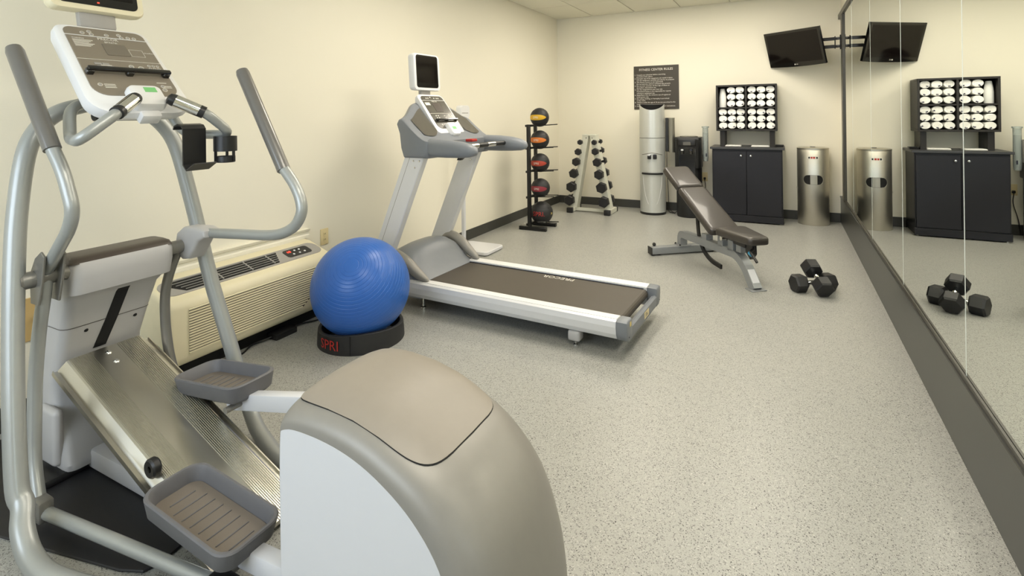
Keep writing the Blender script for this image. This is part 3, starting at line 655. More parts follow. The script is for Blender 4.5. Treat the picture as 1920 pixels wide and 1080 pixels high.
for sg in (-1, 1):
    ft = T_('rear_foot', B().box((.47, sg * .30 - .035, .03), (.545, sg * .30 + .035, .09), .014, 3), 'plasticb')
    T_('levelling_pin', B().lathe([(.0, 0), (.012, 0), (.012, .005), (.004, .008), (.004, .035)], (.508, sg * .30, 0), 12), 'chrome', ft)
    T_('front_foot', B().lathe([(0, 0), (.02, 0), (.02, .02), (.008, .025), (.008, .09)], (-.62, sg * .28, 0), 12), 'chrome')
# motor cover: arched shell in front of the belt
b = B(); rings = []
for k in range(25):
    s = -.335 + .67 * k / 24; u = s / .335; e = (1 - abs(u) ** 3.2)
    top = .205 + .195 * max(0, e) ** .55
    xb = -.60 + .0 * u; xr = -.62 - .02 * e
    rings.append([(-1.0, s, .09), (-1.0, s, .12 + (top - .17) * .7 if top > .17 else .12), (-.95, s, top - .045 * e), (-.88, s, top - .008 * e), (-.80, s, top), (-.745, s, top - .025 * e), (-.70, s, .19 + (top - .19) * .62), (-.655, s, .19 + (top - .19) * .26), (-.60 - .0 * e, s, .192), (-.60, s, .09)])
b.loft(rings); mc = T_('motor_cover', b, 'bluegrey')
# rounded shoulders of the cover running down to the rails
for sg in (-1, 1):
    b = B(); P = catmull([(-.98, sg * .325, .22), (-.86, sg * .328, .355), (-.74, sg * .325, .325), (-.64, sg * .318, .255), (-.555, sg * .306, .207)], 6)
    b.tube(P, [.008 + .032 * math.sin(PI * min(1, max(0, i / (len(P) - 1)))) ** .55 for i in range(len(P))], 14); T_('cover_shoulder', b, 'hoodg', mc)
# uprights
for sg in (-1, 1):
    b = B(); y0, y1 = sorted((sg * .305, sg * .360))
    b.prism([(-.700, 1.05), (-.535, 1.05), (-.905, .22), (-1.065, .22)], y0, y1, 'y', bevel=.006, seg=2); up_ = T_('upright', b, 'silverw')
    b = B().prism([(-.655, 1.05), (-.652, 1.05), (-1.018, .22), (-1.021, .22)], sg * .3605, sg * .3590, 'y'); T_('groove', b, 'silverd', up_)
    for x, z in ((-.575, 1.02), (-.625, 1.02), (-.615, .975)): T_('bolt', B().lathe([(0, .003), (.005, .003), (.007, 0)], seg=10, axis=Matrix.Translation((x, .304 if sg > 0 else -.361, z)) @ Matrix.Rotation(PI / 2, 4, 'X')), 'chrome', up_)
# dashboard shell
b = B(); rings = []
def sm(a, b_, x): t = max(0, min(1, (x - a) / (b_ - a))); return t * t * (3 - 2 * t)
def dash(s, k=1.0):
    u = abs(s); h = 1.415 - .105 * sm(.14, .375, u); xt = -.80 + .075 * sm(.12, .375, u); zb = 1.040; xr = -.475; zr = 1.150
    P = [(-.690, zb), (-.712, 1.10), (xt - .030 + .03 * sm(.2, .37, u), zb + (h - zb) * .62), (xt - .026, h - .035), (xt - .010, h - .008), (xt + .015, h), (xt + .040, h - .012), (xt + .040 + (xr - xt - .04) * .33, zr + (h - zr) * .56), (xt + .040 + (xr - xt - .04) * .66, zr + (h - zr) * .22), (xr - .03, zr + .010), (xr, zr), (xr, zb + .03), (xr - .02, zb)]
    cx = sum(p[0] for p in P) / len(P); cz = sum(p[1] for p in P) / len(P)
    return [(cx + (x - cx) * k, s, cz + (z - cz) * k) for x, z in P]
sv = [-.392, -.389, -.382, -.372] + [-.355 + .71 * k / 30 for k in range(31)] + [.372, .382, .389, .392]
for s in sv:
    e = abs(s); k = 1.0 if e < .372 else {.372: .985, .382: .955, .389: .91, .392: .86}[round(e, 3)]
    rings.append(dash(s, k))
b.loft(rings); sh = T_('dashboard_shell', b, 'bluegrey')
for sg in (-1, 1):
    # smoked bottle pocket either side of the console
    b = B(); rr = []
    for k in range(11):
        s = .165 + .165 * k / 10; D = dash(s); e = math.sin(PI * min(1, max(0, (k + .6) / 11.2)))
        row = []
        for f in (.0, .2, .4, .6, .8, 1.0):
            g = .25 + (1.55 + .65 * e) * f; i0 = int(g); t = g - i0; p, q = D[6 + i0], D[7 + i0]
            row.append((p[0] + (q[0] - p[0]) * t + .003, sg * s, p[2] + (q[2] - p[2]) * t + .004))
        rr.append(row)
    b.loft(rr, cap=False, closed=False); T_('bottle_pocket', b, 'pocket', sh)
    # arm pod
    ringz = []
    for x, hy, hz, zc in ((-.50, .045, .055, 1.110), (-.49, .050, .060, 1.108), (-.35, .052, .058, 1.106), (-.25, .050, .052, 1.102), (-.18, .044, .042, 1.097), (-.145, .032, .028, 1.094), (-.130, .012, .010, 1.092)):
        ringz.append([(x, sg * .335 + py, zc + pz) for py, pz in rrect(hy, hz, min(hy, hz) * .85, 6)])
    T_('arm_pod', B().loft(ringz), 'bluegrey', sh)
T_('handrail', B().tube([(-.30, -.29, 1.112), (-.30, .29, 1.112)], .017, 16), 'black')
for s in (-.12, .10): T_('pulse_sensor', B().tube([(-.30, s - .05, 1.112), (-.30, s - .0495, 1.112), (-.30, s + .05, 1.112), (-.30, s + .0505, 1.112)], [.0165, .0178, .0178, .0165], 16), 'chrome')
T_('stop_switch', B().box((-.42, -.045, 1.135), (-.36, .02, 1.155), .006, 2), 'red')
T_('safety_clip', B().prism([(-.315, 1.03), (-.285, 1.03), (-.255, 1.055), (-.30, 1.06)], -.30, -.27, 'y', bevel=.004, seg=1), 'black')
# console
Tt = Vector((-.768, 0, 1.470)); Tb = Vector((-.545, 0, 1.178)); tv_ = (Tb - Tt).normalized(); KL = (Tb - Tt).length
KM = basis(Tt, (0, 1, 0), -tv_)
def KR(pts, z): return [KM @ Vector((x, y, z)) for x, y in pts]
kc = T_('console', B().loft([KR(shape(.125, .135, .0, -KL, .03, .05), -.06), KR(shape(.148, .158, .012, -KL - .012, .04, .07), -.03), KR(shape(.148, .158, .012, -KL - .012, .04, .07), -.004), KR(shape(.142, .150, .006, -KL - .004, .04, .065), .002)]), 'plasticw')
T_('face_plate', B().loft([KR(shape(.128, .132, -.008, -.305, .03, .045), .001), KR(shape(.128, .132, -.008, -.305, .03, .045), .0045)], smooth=False), 'pocket', kc)
def kbox(x0, y0, x1, y1, z0=.0045, z1=.006): return B().box((x0, y0, z0), (x1, y1, z1), mtx=KM)
T_('trim_line', kbox(-.13, -.052, .13, -.049), 'plasticw', kc); T_('trim_line', kbox(-.13, -.172, .13, -.170), 'ink', kc)
T_('display', kbox(-.04, -.155, .045, -.075), 'brownb', kc); T_('notice', kbox(-.118, -.095, -.065, -.070), 'ink', kc)
text('lettering', 'PRECOR', .016, KM @ Matrix.Translation((0, -.062, .006)), 'ink', kc)
for x, y in [(-.07, -.03), (-.05, -.03), (-.02, -.022), (.02, -.03), (.05, -.03), (.07, -.03), (.02, -.192), (.02, -.212), (-.08, -.192), (-.055, -.192), (-.08, -.212), (-.055, -.212), (-.07, -.272), (.07, -.272)] + [(.07 + .016 * i, -.188 - .016 * j) for i in range(3) for j in range(3)]:
    T_('button', B().lathe([(0, .003), (.0045, .0025), (.006, 0)], seg=8, axis=KM @ Matrix.Translation((x, y, .0045))), 'ink', kc)
b = B(); b.box((-.125, -.243, .014), (.13, -.228, .026), .003, 1, mtx=KM)
for x in (-.115, 0, .118): b.box((x - .01, -.246, 0), (x + .01, -.23, .018), mtx=KM)
T_('reading_rack', b, 'blackg', kc)
b = B(); b.loft([[KM @ Vector((x * k, y * k - .325, z)) for x, y in rrect(.048, .055, .02, 5)] for k, z in ((1, -.01), (1, .026), (.9, .034))]); kp = T_('key_pod', b, 'plasticw', kc)
T_('green_label', B().box((-.02, -.335, .034), (.02, -.312, .0355), mtx=KM), 'green', kp)
# screen
sm_ = basis((-.79, 0, 1.507), (0, 1, 0), (-.05, 0, 1))
ts = T_('monitor', B().loft([[sm_ @ Vector((x * k, y * k2 + .137, z)) for x, y in rrect(.152, .137, .03, 6)] for k, k2, z in ((.86, .86, -.052), (.97, .97, -.042), (1, 1, -.02), (1, 1, 0), (.97, .965, .010))]), 'plasticw')
T_('monitor_bezel', B().loft([[sm_ @ Vector((x, y + .142, z)) for x, y in rrect(.126, .120, .02, 5)] for z in (.006, .0115)], smooth=False), 'blackg', ts)
T_('monitor_screen', B().box((-.112, .058, .0115), (.112, .252, .0125), mtx=sm_), 'screen', ts)
T_('monitor_neck', B().box((-.055, -.045, -.042), (.055, .03, -.012), .008, 2, mtx=sm_), 'plasticg', ts)

# column scale behind the treadmill
sc = thing('column_scale', 'white column weighing scale standing behind the treadmill', 'scale', (.14, -2.84, 0))
put('platform', B().loft([[(x + .17, y - .02, z) for x, y in rrect(.20 * k, .17 * k, .04, 5)] for k, z in ((.96, .004), (1, .012), (1, .034), (.97, .04))]), 'white', sc)
put('column', B().box((-.018, -.015, .03), (.018, .015, 1.36), .005, 2), 'white', sc)
hd = put('display_head', B().loft([[(x, y * 1.0 + .01, 1.35 + z) for y, z in rrect(.085 * k, .065 * k, .03, 5)] for x, k in ((-.03, .9), (-.02, 1), (.02, 1), (.03, .93))]), 'plasticw', sc)
put('display_text', B().box((.0302, -.05, 1.335), (.031, .06, 1.343)), 'plasticg', hd)
for x, y in ((.0, -.16), (.0, .12), (.33, -.16), (.33, .12)): put('foot', B().lathe([(0, 0), (.015, 0), (.015, .01)], (x, y, 0), 10), 'black', sc)
# ================================================================== medicine ball rack
rk = thing('medicine_ball_rack', 'black metal medicine ball rack against the left wall', 'rack', (.45, -1.71, 0))
RO = (.45, -1.71, 0)
def R_(name, b, m, parent=None): return put(name, b, m, parent or rk, off=RO)
for y, x0, x1 in ((-1.85, .265, .600), (-1.57, .265, .600)): R_('foot', B().box((x0, y - .022, 0), (x1, y + .022, .042), .003, 1), 'blackm')
R_('post', B().box((.374, -1.872, .042), (.412, -1.834, 1.20), .003, 1), 'blackm')
R_('post', B().box((.330, -1.588, .042), (.366, -1.552, 1.18), .003, 1), 'blackm')
BZ = [(1.279, .1095), (1.020, .1085), (.754, .1085), (.463, .1095), (.178, .129)]
for z, r in BZ:
    zr = z - math.sqrt(r * r - .065 ** 2) - .0065
    R_('cross_bar', B().box((.352, -1.86, zr - .012), (.384, -1.56, zr + .012), .002, 1), 'blackm')
    for y in (-1.755, -1.625): R_('support_rod', B().tube([(.37, y, zr - .006), (.655, y, zr + .012)], .0055, 10), 'blackm')
CA = math.atan2(CAM.y + 1.69, CAM.x - .46)
specs = [('yellow', 'with a yellow band, topmost on the rack'), ('orange', 'with an orange band, second from the top of the rack'), ('rust', 'with a rust red band, middle of the rack'), ('maroon', 'with a dark maroon band, fourth from the top'), (None, 'with big red letters and handle holes, lowest on the rack')]
for (z, r), (colr, lab) in zip(BZ, specs):
    c = (.46 if colr else .472, -1.69, z)
    mb = thing('medicine_ball', 'black rubber medicine ball ' + lab, 'medicine ball', (c[0], c[1], z - r), CA - .10, group='medicine balls on the rack')
    N = 64; prof = []
    for i in range(N + 1):
        t = PI * i / N; g = .0018 if (i in (12, 22, 42, 52)) else 0; prof.append(((r - g) * math.sin(t), (r - g) * math.cos(t)))
    put('ball', B().lathe(prof, (0, 0, r), 48), 'rubber', mb)
    def SP(lo, la, rr): return Vector((rr * math.cos(la) * math.cos(lo), rr * math.cos(la) * math.sin(lo), r + rr * math.sin(la)))
    if colr:
        for k, (l0, l1) in enumerate(((-1.55, .85), (1.6, 4.0))):
            b = B(); rings = []
            for i in range(25):
                f = i / 24; lo = l0 + (l1 - l0) * f; h = .29 * max(.0, 1 - abs(2 * f - 1) ** 2.6) ** .8 + .001
                rings.append([SP(lo, h * q, r * 1.006) for q in (-1, -.5, 0, .5, 1)])
            b.loft(rings, cap=False, closed=False); bd = put('band', b, 'b_' + colr, mb)
            if k == 0: text('lettering', 'SPRI', r * .33, None, 'ink', bd, fn=lambda v: SP(-.36 + v.x / r, v.y / r - .02, r * 1.010 + v.z))
    else:
        text('lettering', 'SPRI.', r * .56, None, 'red', mb, fn=lambda v: SP(-.20 + v.x / r, v.y / r, r * 1.014 + v.z))
        text('weight_mark', '30', r * .26, None, 'gold', mb, fn=lambda v: SP(1.12 + v.x / r, v.y / r, r * 1.010 + v.z))
        for la in (.95, -.85):
            b = B(); rim = [(math.cos(2 * PI * i / 24) * .42, math.sin(2 * PI * i / 24) * .12) for i in range(24)]
            b.loft([[SP(.05 + u / math.cos(la), la + v, r * 1.003) for u, v in rim], [SP(.05 + .75 * u / math.cos(la), la + .75 * v, r * 1.008) for u, v in rim], [SP(.05 + .7 * u / math.cos(la), la + .7 * v, r * 1.002) for u, v in rim]], cap=False)
            b.add([SP(.05 + .7 * u / math.cos(la), la + .7 * v, r * 1.002) for u, v in rim], [tuple(range(24))])
            put('handle_hole', b, 'black' if la > 0 else 'plasticg', mb)

# ================================================================== dumbbell rack
dr = thing('dumbbell_rack', 'white A-frame dumbbell rack in the far left corner', 'rack', (.68, -.53, 0))
DO = (.68, -.53, 0)
def D_(name, b, m, parent=None): return put(name, b, m, parent or dr, off=DO)
def slab(b, p, q, w, y0, y1):
    p, q = Vector((p[0], 0, p[1])), Vector((q[0], 0, q[1])); d = (q - p).normalized(); n = Vector((d.z, 0, -d.x)) * w / 2
    return b.prism([((p + n).x, (p + n).z), ((q + n).x, (q + n).z), ((q - n).x, (q - n).z), ((p - n).x, (p - n).z)], y0, y1, 'y', bevel=.003, seg=1)
Lh = [(.576, .935, .035), (.547, .807, .046), (.519, .674, .057), (.483, .518, .064), (.447, .339, .071), (.417, .160, .072)]
Rh = [(.770, .935, .035), (.783, .816, .048), (.807, .676, .058), (.831, .518, .066), (.863, .348, .073), (.890, .165, .074)]
def notched(p, q, w, hs):
    """leg outline with an open notch for every dumbbell handle"""
    def ex(z, s): return p[0] + (q[0] - p[0]) * (p[1] - z) / (p[1] - q[1]) + s * w / 2
    L_, R_l = [(ex(p[1], -1), p[1])], [(ex(p[1], 1), p[1])]; g = .017
    for x, z, r in hs:
        if x - ex(z, -1) < ex(z, 1) - x:
            if x + g > ex(z, -1): L_ += [(ex(z + g, -1), z + g), (x + g, z + g), (x + g, z - g), (ex(z - g, -1), z - g)]
        elif x - g < ex(z, 1): R_l += [(ex(z + g, 1), z + g), (x - g, z + g), (x - g, z - g), (ex(z - g, 1), z - g)]
    L_.append((ex(q[1], -1), q[1])); R_l.append((ex(q[1], 1), q[1]))
    return L_ + R_l[::-1]
D_('leg', B().prism(notched((.632, 1.03), (.455, .055), .082, Lh), -.60, -.48, 'y'), 'rackw'); D_('leg', B().prism(notched((.728, 1.03), (.925, .055), .082, Rh), -.60, -.48, 'y'), 'rackw')
D_('top_plate', B().prism([(.585, 1.02), (.775, 1.02), (.77, 1.035), (.59, 1.035)], -.61, -.47, 'y'), 'rackw')
for x in (.640, .722): D_('top_bolt', B().lathe([(0, .004), (.007, .003), (.009, 0)], seg=10, axis=Matrix.Translation((x, -.601, .99)) @ Matrix.Rotation(PI / 2, 4, 'X')), 'silverd')
for x, y0, y1 in ((.435, -.72, -.36), (.945, -.72, -.34)):
    D_('foot_bar', B().box((x - .035, y0 + .05, 0.006), (x + .035, y1 - .03, .062), .003, 1), 'rackw')
    for a, c in ((y0, y0 + .055), (y1 - .035, y1)): D_('end_cap', B().box((x - .040, a, 0), (x + .040, c, .068), .006, 2), 'black')
D_('cross_bar', B().box((.46, -.57, .012), (.92, -.53, .05), .003, 1), 'rackw')
def hexgeo(r, L, r2=.86):
    """hexagonal head along y, centred, chamfered ends"""
    b = B(); rings = []
    for y, k in ((-L / 2, r2), (-L / 2 + .14 * L, 1), (L / 2 - .14 * L, 1), (L / 2, r2)):
        rings.append([(r * k * math.cos(PI / 6 + PI / 3 * i), y, r * k * math.sin(PI / 6 + PI / 3 * i)) for i in range(6)])
    b.loft(rings, smooth=False); return b
def dumbbell(label, loc, r, half, hl, rot=(0, 0, 0), group=None, hr=.014):
    t = thing('hex_dumbbell', label, 'dumbbell', loc, 0, group); t.rotation_euler = rot
    for s in (-1, 1):
        h = hexgeo(r, hl); h.v = [(x, y + s * half, z) for x, y, z in h.v]; put('head', h, 'hex', t)
    put('handle', B().tube([(0, -half + hl / 2 - .002, 0), (0, -half + hl / 2 + .012, 0), (0, -half + hl / 2 + .016, 0), (0, -.012, 0), (0, .012, 0), (0, half - hl / 2 - .016, 0), (0, half - hl / 2 - .012, 0), (0, half - hl / 2 + .002, 0)], [hr * .8, hr * .8, hr, hr * 1.12, hr * 1.12, hr, hr * .8, hr * .8], 14), 'chrome', t)
    return t
nth = ['topmost', 'second from the top', 'third from the top', 'fourth from the top', 'fifth from the top', 'lowest']
for side, hs in (('left', Lh), ('right', Rh)):
    for k, (x, z, r) in enumerate(hs):
        dumbbell('black hex dumbbell on the %s leg of the white rack, %s' % (side, nth[k]), (x, -.54, z), r, .12, .05 + .45 * r, (0, random.uniform(-.25, .25), 0), 'dumbbells on the rack')
# two dumbbells on the open floor
def two(label, a, c, roll, group=None):
    a, c = Vector(a), Vector(c); m = (a + c) / 2; d = (c - a).normalized()
    q = basis((0, 0, 0), d.cross(Vector((0, 0, 1))), d).to_3x3() @ Matrix.Rotation(roll, 3, 'Y')
    t = dumbbell(label, m, .068, (c - a).length / 2, .088, (0, 0, 0), group, .015); t.rotation_euler = q.to_euler(); return t
two('black hex dumbbell lying flat on the floor under the other one', (3.055, -2.865, .060), (3.243, -2.745, .060), PI / 6)
two('black hex dumbbell tipped across the one on the floor', (3.205, -2.915, .072), (3.140, -2.755, .150), PI / 6)

# ================================================================== water coolers, cups, sign
wc = thing('water_cooler', 'tall silver cylindrical water cooler under the rules sign', 'water cooler', (1.44, -.29, 0))
b = B(); seg = 56; rings = []; RC = .163
def tz(a): return 1.425 - .075 * max(0, math.cos(a + PI / 2 - .18)) ** 1.5
ang_ = [2 * PI * k / seg for k in range(seg)]
for z in (.03, .3, .6, .9, .985): rings.append([(RC * math.cos(a), RC * math.sin(a), z) for a in ang_])
b.loft(rings); put('body', b, 'coolers', wc)
rings = [[(RC * .985 * math.cos(a), RC * .985 * math.sin(a), .984) for a in ang_], [(RC * .985 * math.cos(a), RC * .985 * math.sin(a), .990) for a in ang_]]
put('joint', B().loft(rings), 'dark', wc)
rings = [[(RC * k * math.cos(a), RC * k * math.sin(a), z if z < 1.2 else tz(a)) for a in ang_] for k, z in ((.97, .989), (.99, .992), (.985, 1.1), (.965, 1.3), (.94, 1.3), (.93, 1.1))]
put('bottle_cover', B().loft(rings, cap=False), 'coolers', wc)
put('cover_lining', B().loft([[(RC * .925 * math.cos(a), RC * .925 * math.sin(a), z if z < 1.2 else tz(a) - .002) for a in ang_] for z in (1.0, 1.3)], cap=False), 'dark', wc)
put('foot_ring', B().lathe([(0, 0), (RC * 1.0, 0), (RC * 1.01, .01), (RC * 1.01, .03), (RC * .98, .032)], (0, 0, 0), 56), 'black', wc)
cf = math.atan2(CAM.y + .29, CAM.x - 1.44) - .03
def cyl(r, a, z): return Vector((r * math.cos(a), r * math.sin(a), z))
# dispensing niche
b = B(); rr = []
for i in range(15):
    a = cf - .86 + 1.72 * i / 14; rr.append([cyl(RC * 1.004, a, .545), cyl(RC * 1.004, a, .66), cyl(RC * 1.004, a, .80 - .03 * abs(i - 7) / 7)])
b.loft(rr, cap=False, closed=False); niche = put('niche', b, 'coolers', wc)
put('niche_lip', B().tube([cyl(RC * 1.008, cf - .86 + 1.72 * i / 14, .802 - .03 * abs(i - 7) / 7) for i in range(15)], .004, 8), 'silverd', wc)
b = B(); b.lathe([(0, .52), (RC * 1.10, .52), (RC * 1.12, .528), (RC * 1.12, .538), (RC * 1.08, .543), (0, .541)], (0, 0, 0), 20, cf - .82, cf + .82); put('drip_tray', b, 'black', wc)
for s, mm in ((-.2, 'white'), (.2, 'navy')):
    p = cyl(RC * 1.06, cf + s, .755); tp = put('tap', B().box((-.022, -.022, -.035), (.022, .022, .022), .008, 2, mtx=Matrix.Translation(p)), 'black', wc)
    put('lever', B().box((-.018, -.030, .008), (.018, .018, .026), .006, 2, mtx=Matrix.Translation(p)), mm, tp)
for s in (-1, 1): put('trim_line', B().tube(catmull([cyl(RC * 1.003, cf + s * .80, .50), cyl(RC * 1.003, cf + s * .72, .36), cyl(RC * 1.003, cf + s * .52, .22), cyl(RC * 1.003, cf + s * .32, .14)], 6), .0025, 6), 'plasticw', wc)
# black and steel cup dispenser on its right side
cd1 = thing('cup_dispenser', 'black backed steel cup dispenser beside the silver water cooler', 'cup dispenser', (1.652, -.26, .80))
put('back_plate', B().box((-.045, -.03, .01), (-.005, .03, .445), .004, 1), 'black', cd1)
put('tube', B().lathe([(.0, 0), (.040, 0), (.042, .01), (.042, .44), (.044, .445), (.034, .445), (.034, .02), (0, .02)], (.030, 0, 0), 24), 'steel', cd1)
put('cord', B().tube(catmull([(-.03, -.02, .01), (-.025, -.05, -.2), (-.015, -.03, -.5), (-.02, .06, -.74), (.06, .02, -.795)], 6), .004, 6), 'black', cd1)
# second, black cooler
bc = thing('water_cooler', 'short black water cooler behind the weight bench', 'water cooler', (1.90, -.30, 0))
put('lower_drum', B().lathe([(0, 0), (.150, 0), (.155, .02), (.155, .62), (.150, .63), (0, .63)], (0, 0, 0), 40), 'black', bc)
b = B(); b.loft([[(px, py, z) for px, py in rrect(.155 * k, .150 * k, .06, 6)] for k, z in ((.98, .62), (1, .63), (1, .96), (1.02, .965), (1.02, .985), (.97, 1.0))]); put('upper_body', b, 'black', bc)
bf = B(); bf.box((-.10, -.153, .45), (.10, -.146, .875), .004, 1); pn = put('front_recess', bf, 'blackg', bc)
put('brow', B().box((-.105, -.165, .895), (.105, -.14, .985), .012, 3), 'black', bc)
put('badge', B().box((-.045, -.1665, .905), (.045, -.164, .945), .002, 1), 'pocket', bc)
for x, mm in ((-.052, 'white'), (.052, 'navy')):
    tp = put('tap', B().tube([(x, -.145, .83), (x, -.185, .83), (x, -.19, .795)], .014, 10), 'blackg', bc); put('lever', B().box((x - .014, -.20, .838), (x + .014, -.165, .856), .004, 1), mm, tp)
put('bottle_collar', B().lathe([(.10, .995), (.11, 1.0), (.11, 1.012), (.09, 1.016), (0, 1.012)], (0, 0, 0), 28), 'pocket', bc)
put('cord', B().tube(catmull([(-.15, .05, .05), (-.20, .08, .01), (-.27, .12, .008), (-.30, .22, .02)], 6), .005, 6), 'black', bc)
cd2 = thing('cup_dispenser', 'clear tube cup dispenser with white cups beside the black cooler', 'cup dispenser', (2.100, -.30, .70))
put('bracket', B().box((-.040, -.03, .08), (-.034, .03, .30), .003, 1), 'plasticg', cd2)
put('tube', B().lathe([(.024, 0), (.028, .0), (.034, .05), (.034, .415), (.044, .42), (.044, .436), (.031, .436), (.031, .05), (.024, .0)], (0, 0, 0), 28), 'clear', cd2)
b = B()
for k in range(12): b.lathe([(.0, 0), (.020, 0), (.027, .05), (.029, .052), (.0, .048)], (0, 0, .06 + .022 * k), 16)
put('cup_column', b, 'cups', cd2)['kind'] = 'stuff'
put('sticker', B().box((.006, -.0352, .06), (.020, -.0338, .10)), 'navy', cd2)
sg_ = thing('rules_sign', 'square dark brown gym rules sign with white lettering on far wall', 'sign', (1.437, -.001, 1.657))
put('board', B().box((-.300, -.012, -.296), (.300, 0, .296), .002, 1), 'signb', sg_)
SM = basis((0, -.0125, 0), (1, 0, 0), (0, 0, 1))
text('lettering', 'FITNESS CENTER RULES', .043, SM @ Matrix.Translation((0, .243, 0)), 'ink', sg_)
rules = [('1.', 'Consult your physician before exercising'), ('', 'and follow their advice.'), ('2.', 'Improper use of the equipment can result in injury.'), ('', 'Use the equipment carefully and only for its purpose.'), ('3.', 'This Fitness Center is not supervised.'), ('', 'Do not exercise without someone else present.'), ('4.', 'Do not over exercise. At first sign of illness or'), ('', 'discomfort, discontinue use.'), ('5.', 'Use the equipment at your own risk.'), ('', 'Homewood Suites is not responsible for injuries'), ('', 'relating to equipment use.'), ('6.', 'Equipment is for the exclusive use of registered'), ('', 'hotel guests only.'), ('7.', 'No eating, drinking, or horseplay is permitted'), ('', 'in this room.'), ('8.', 'Children under the age of 16 are not permitted in this'), ('', 'room.'), ('9.', 'Use the equipment only as stated in their instructions.')]
for k, (n0, t0) in enumerate(rules):
    y = .175 - k * .0252
    if n0: text('lettering', n0, .0235, SM @ Matrix.Translation((-.288, y, 0)), 'ink', sg_, 'LEFT')
    text('lettering', t0, .0235, SM @ Matrix.Translation((-.262, y, 0)), 'ink', sg_, 'LEFT')
o2 = thing('wall_outlet', 'ivory socket low on far wall between black cooler and cabinet', 'outlet', (2.05, -.0, .47))
put('plate', B().box((-.036, -.006, -.058), (.036, 0, .058), .003, 2), 'ivory', o2)
for z in (-.02, .02): put('socket', B().loft([[(px, y, pz + z) for px, pz in rrect(.015, .013, .008, 4)] for y in (-.005, -.0085)], smooth=False), 'ivory', o2)
put('plug', B().box((-.014, -.035, -.034), (.014, -.008, -.006), .004, 1), 'black', o2)
put('cord', B().tube(catmull([(0, -.03, -.03), (.01, -.04, -.14), (-.03, -.03, -.30), (-.05, -.03, -.45)], 6), .004, 6), 'black', o2)

# ================================================================== cabinet, towel shelf, towels
cb = thing('storage_cabinet', 'dark two-door storage cabinet against the far wall', 'cabinet', (2.575, -.24, 0))
CO = (2.575, -.24, 0)
def C_(name, b, m, parent=None): return put(name, b, m, parent or cb, off=CO)
C_('body', B().box((2.195, -.452, .012), (2.955, -.010, .868), .003, 1), 'cab')
C_('worktop', B().box((2.172, -.485, .868), (2.980, -.009, .893), .003, 1), 'cabtop')
C_('kick_board', B().box((2.188, -.468, .012), (2.962, -.452, .088), .003, 1), 'cab')
for x0, x1, kx in ((2.205, 2.5725, 2.518), (2.5775, 2.945, 2.624)):
    d = C_('door', B().box((x0, -.470, .095), (x1, -.452, .846), .003, 1), 'cab')
    C_('knob', B().lathe([(.005, 0), (.006, .012), (.013, .018), (.014, .024), (.009, .030), (0, .031)], seg=18, axis=Matrix.Translation((kx, -.470, .793)) @ Matrix.Rotation(PI / 2, 4, 'X')), 'chrome', d)
for x in (2.22, 2.93):
    for y in (-.43, -.05): C_('foot', B().lathe([(0, 0), (.014, 0), (.014, .014)], (x, y, 0), 10), 'chrome')
SF = -.36
tsf = thing('towel_shelf', 'dark four-cubby towel shelf raised over the cabinet', 'shelf', (2.57, -.19, .893))
SO = (2.57, -.19, .893)
def F_(name, b, m, parent=None): return put(name, b, m, parent or tsf, off=SO)
for x0, x1 in ((2.272, 2.328), (2.822, 2.876)): F_('support_panel', B().box((x0, SF + .05, .893), (x1, -.03, 1.082), .002, 1), 'shelf')
F_('top_board', B().box((2.235, SF, 1.618), (2.905, -.012, 1.640), .002, 1), 'shelf'); F_('bottom_board', B().box((2.235, SF, 1.082), (2.905, -.012, 1.104), .002, 1), 'shelf')
for x0, x1 in ((2.235, 2.257), (2.883, 2.905)): F_('side_board', B().box((x0, SF, 1.104), (x1, -.012, 1.618), .002, 1), 'shelf')
F_('divider', B().box((2.560, SF + .004, 1.104), (2.580, -.02, 1.618), .002, 1), 'shelf'); 
for x0, x1 in ((2.257, 2.560), (2.580, 2.883)): F_('cubby_board', B().box((x0, SF + .004, 1.352), (x1, -.02, 1.370), .002, 1), 'shelf')
F_('back_board', B().box((2.240, -.022, 1.09), (2.900, -.013, 1.63)), 'shelf')
# one rolled towel: a spiral of cloth drawn out along y
def towel_mesh(turns, w, h):
    n = 46; th = .085; path = []
    for i in range(n):
        f = i / (n - 1); a = 2 * PI * turns * f; r = .10 + .86 * f
        cA, sA = math.cos(a), math.sin(a); q_ = 1 / (abs(cA) ** 2.7 + abs(sA) ** 2.7) ** (1 / 2.7); path.append((r * cA * q_, r * sA * q_))
    vs = []; fs = []; rows = []
    D = .27
    outer = [(x * 1.0, z * 1.0) for x, z in path]; inner = [((r_ := math.hypot(x, z)) and x * (1 - th / r_ * .9), z * (1 - th / r_ * .9)) for x, z in path]
    loop = outer + inner[::-1]
    b = B()
    def RG(k, y): return [(x * k * w, y, z * k * h) for x, z in loop]
    m = len(loop); R0 = [RG(.975, 0), RG(1.0, .010), RG(1.0, D - .01), RG(.96, D)]
    b.loft(R0, cap=False)
    for ri, y in ((0, 0), (3, D)):
        b.add(R0[ri], [(i, i + 1, m - 2 - i, m - 1 - i) for i in range(n - 1)])
    # plug behind the spiral gaps so that no light shows through
    b.loft([[(x * .90 * w, y, z * .90 * h) for x, z in [(math.cos(2 * PI * i / 24), math.sin(2 * PI * i / 24)) for i in range(24)]] for y in (.004, D - .012)])
    return b.mesh('rolled_towel', 'towel')
TM = [towel_mesh(t, .0503, .0413) for t in (2.6, 3.2, 2.3)]
TAG = B().box((-.011, -.004, -.007), (.011, .003, .007), .002, 1).mesh('stripe', 'navyt')
cubs = {'upper right': (2.585, 1.370), 'lower left': (2.262, 1.104), 'lower right': (2.585, 1.104), 'upper left': (2.355, 1.370)}
rown = ['bottom', 'middle', 'top']; coln = ['left', 'centre', 'right']
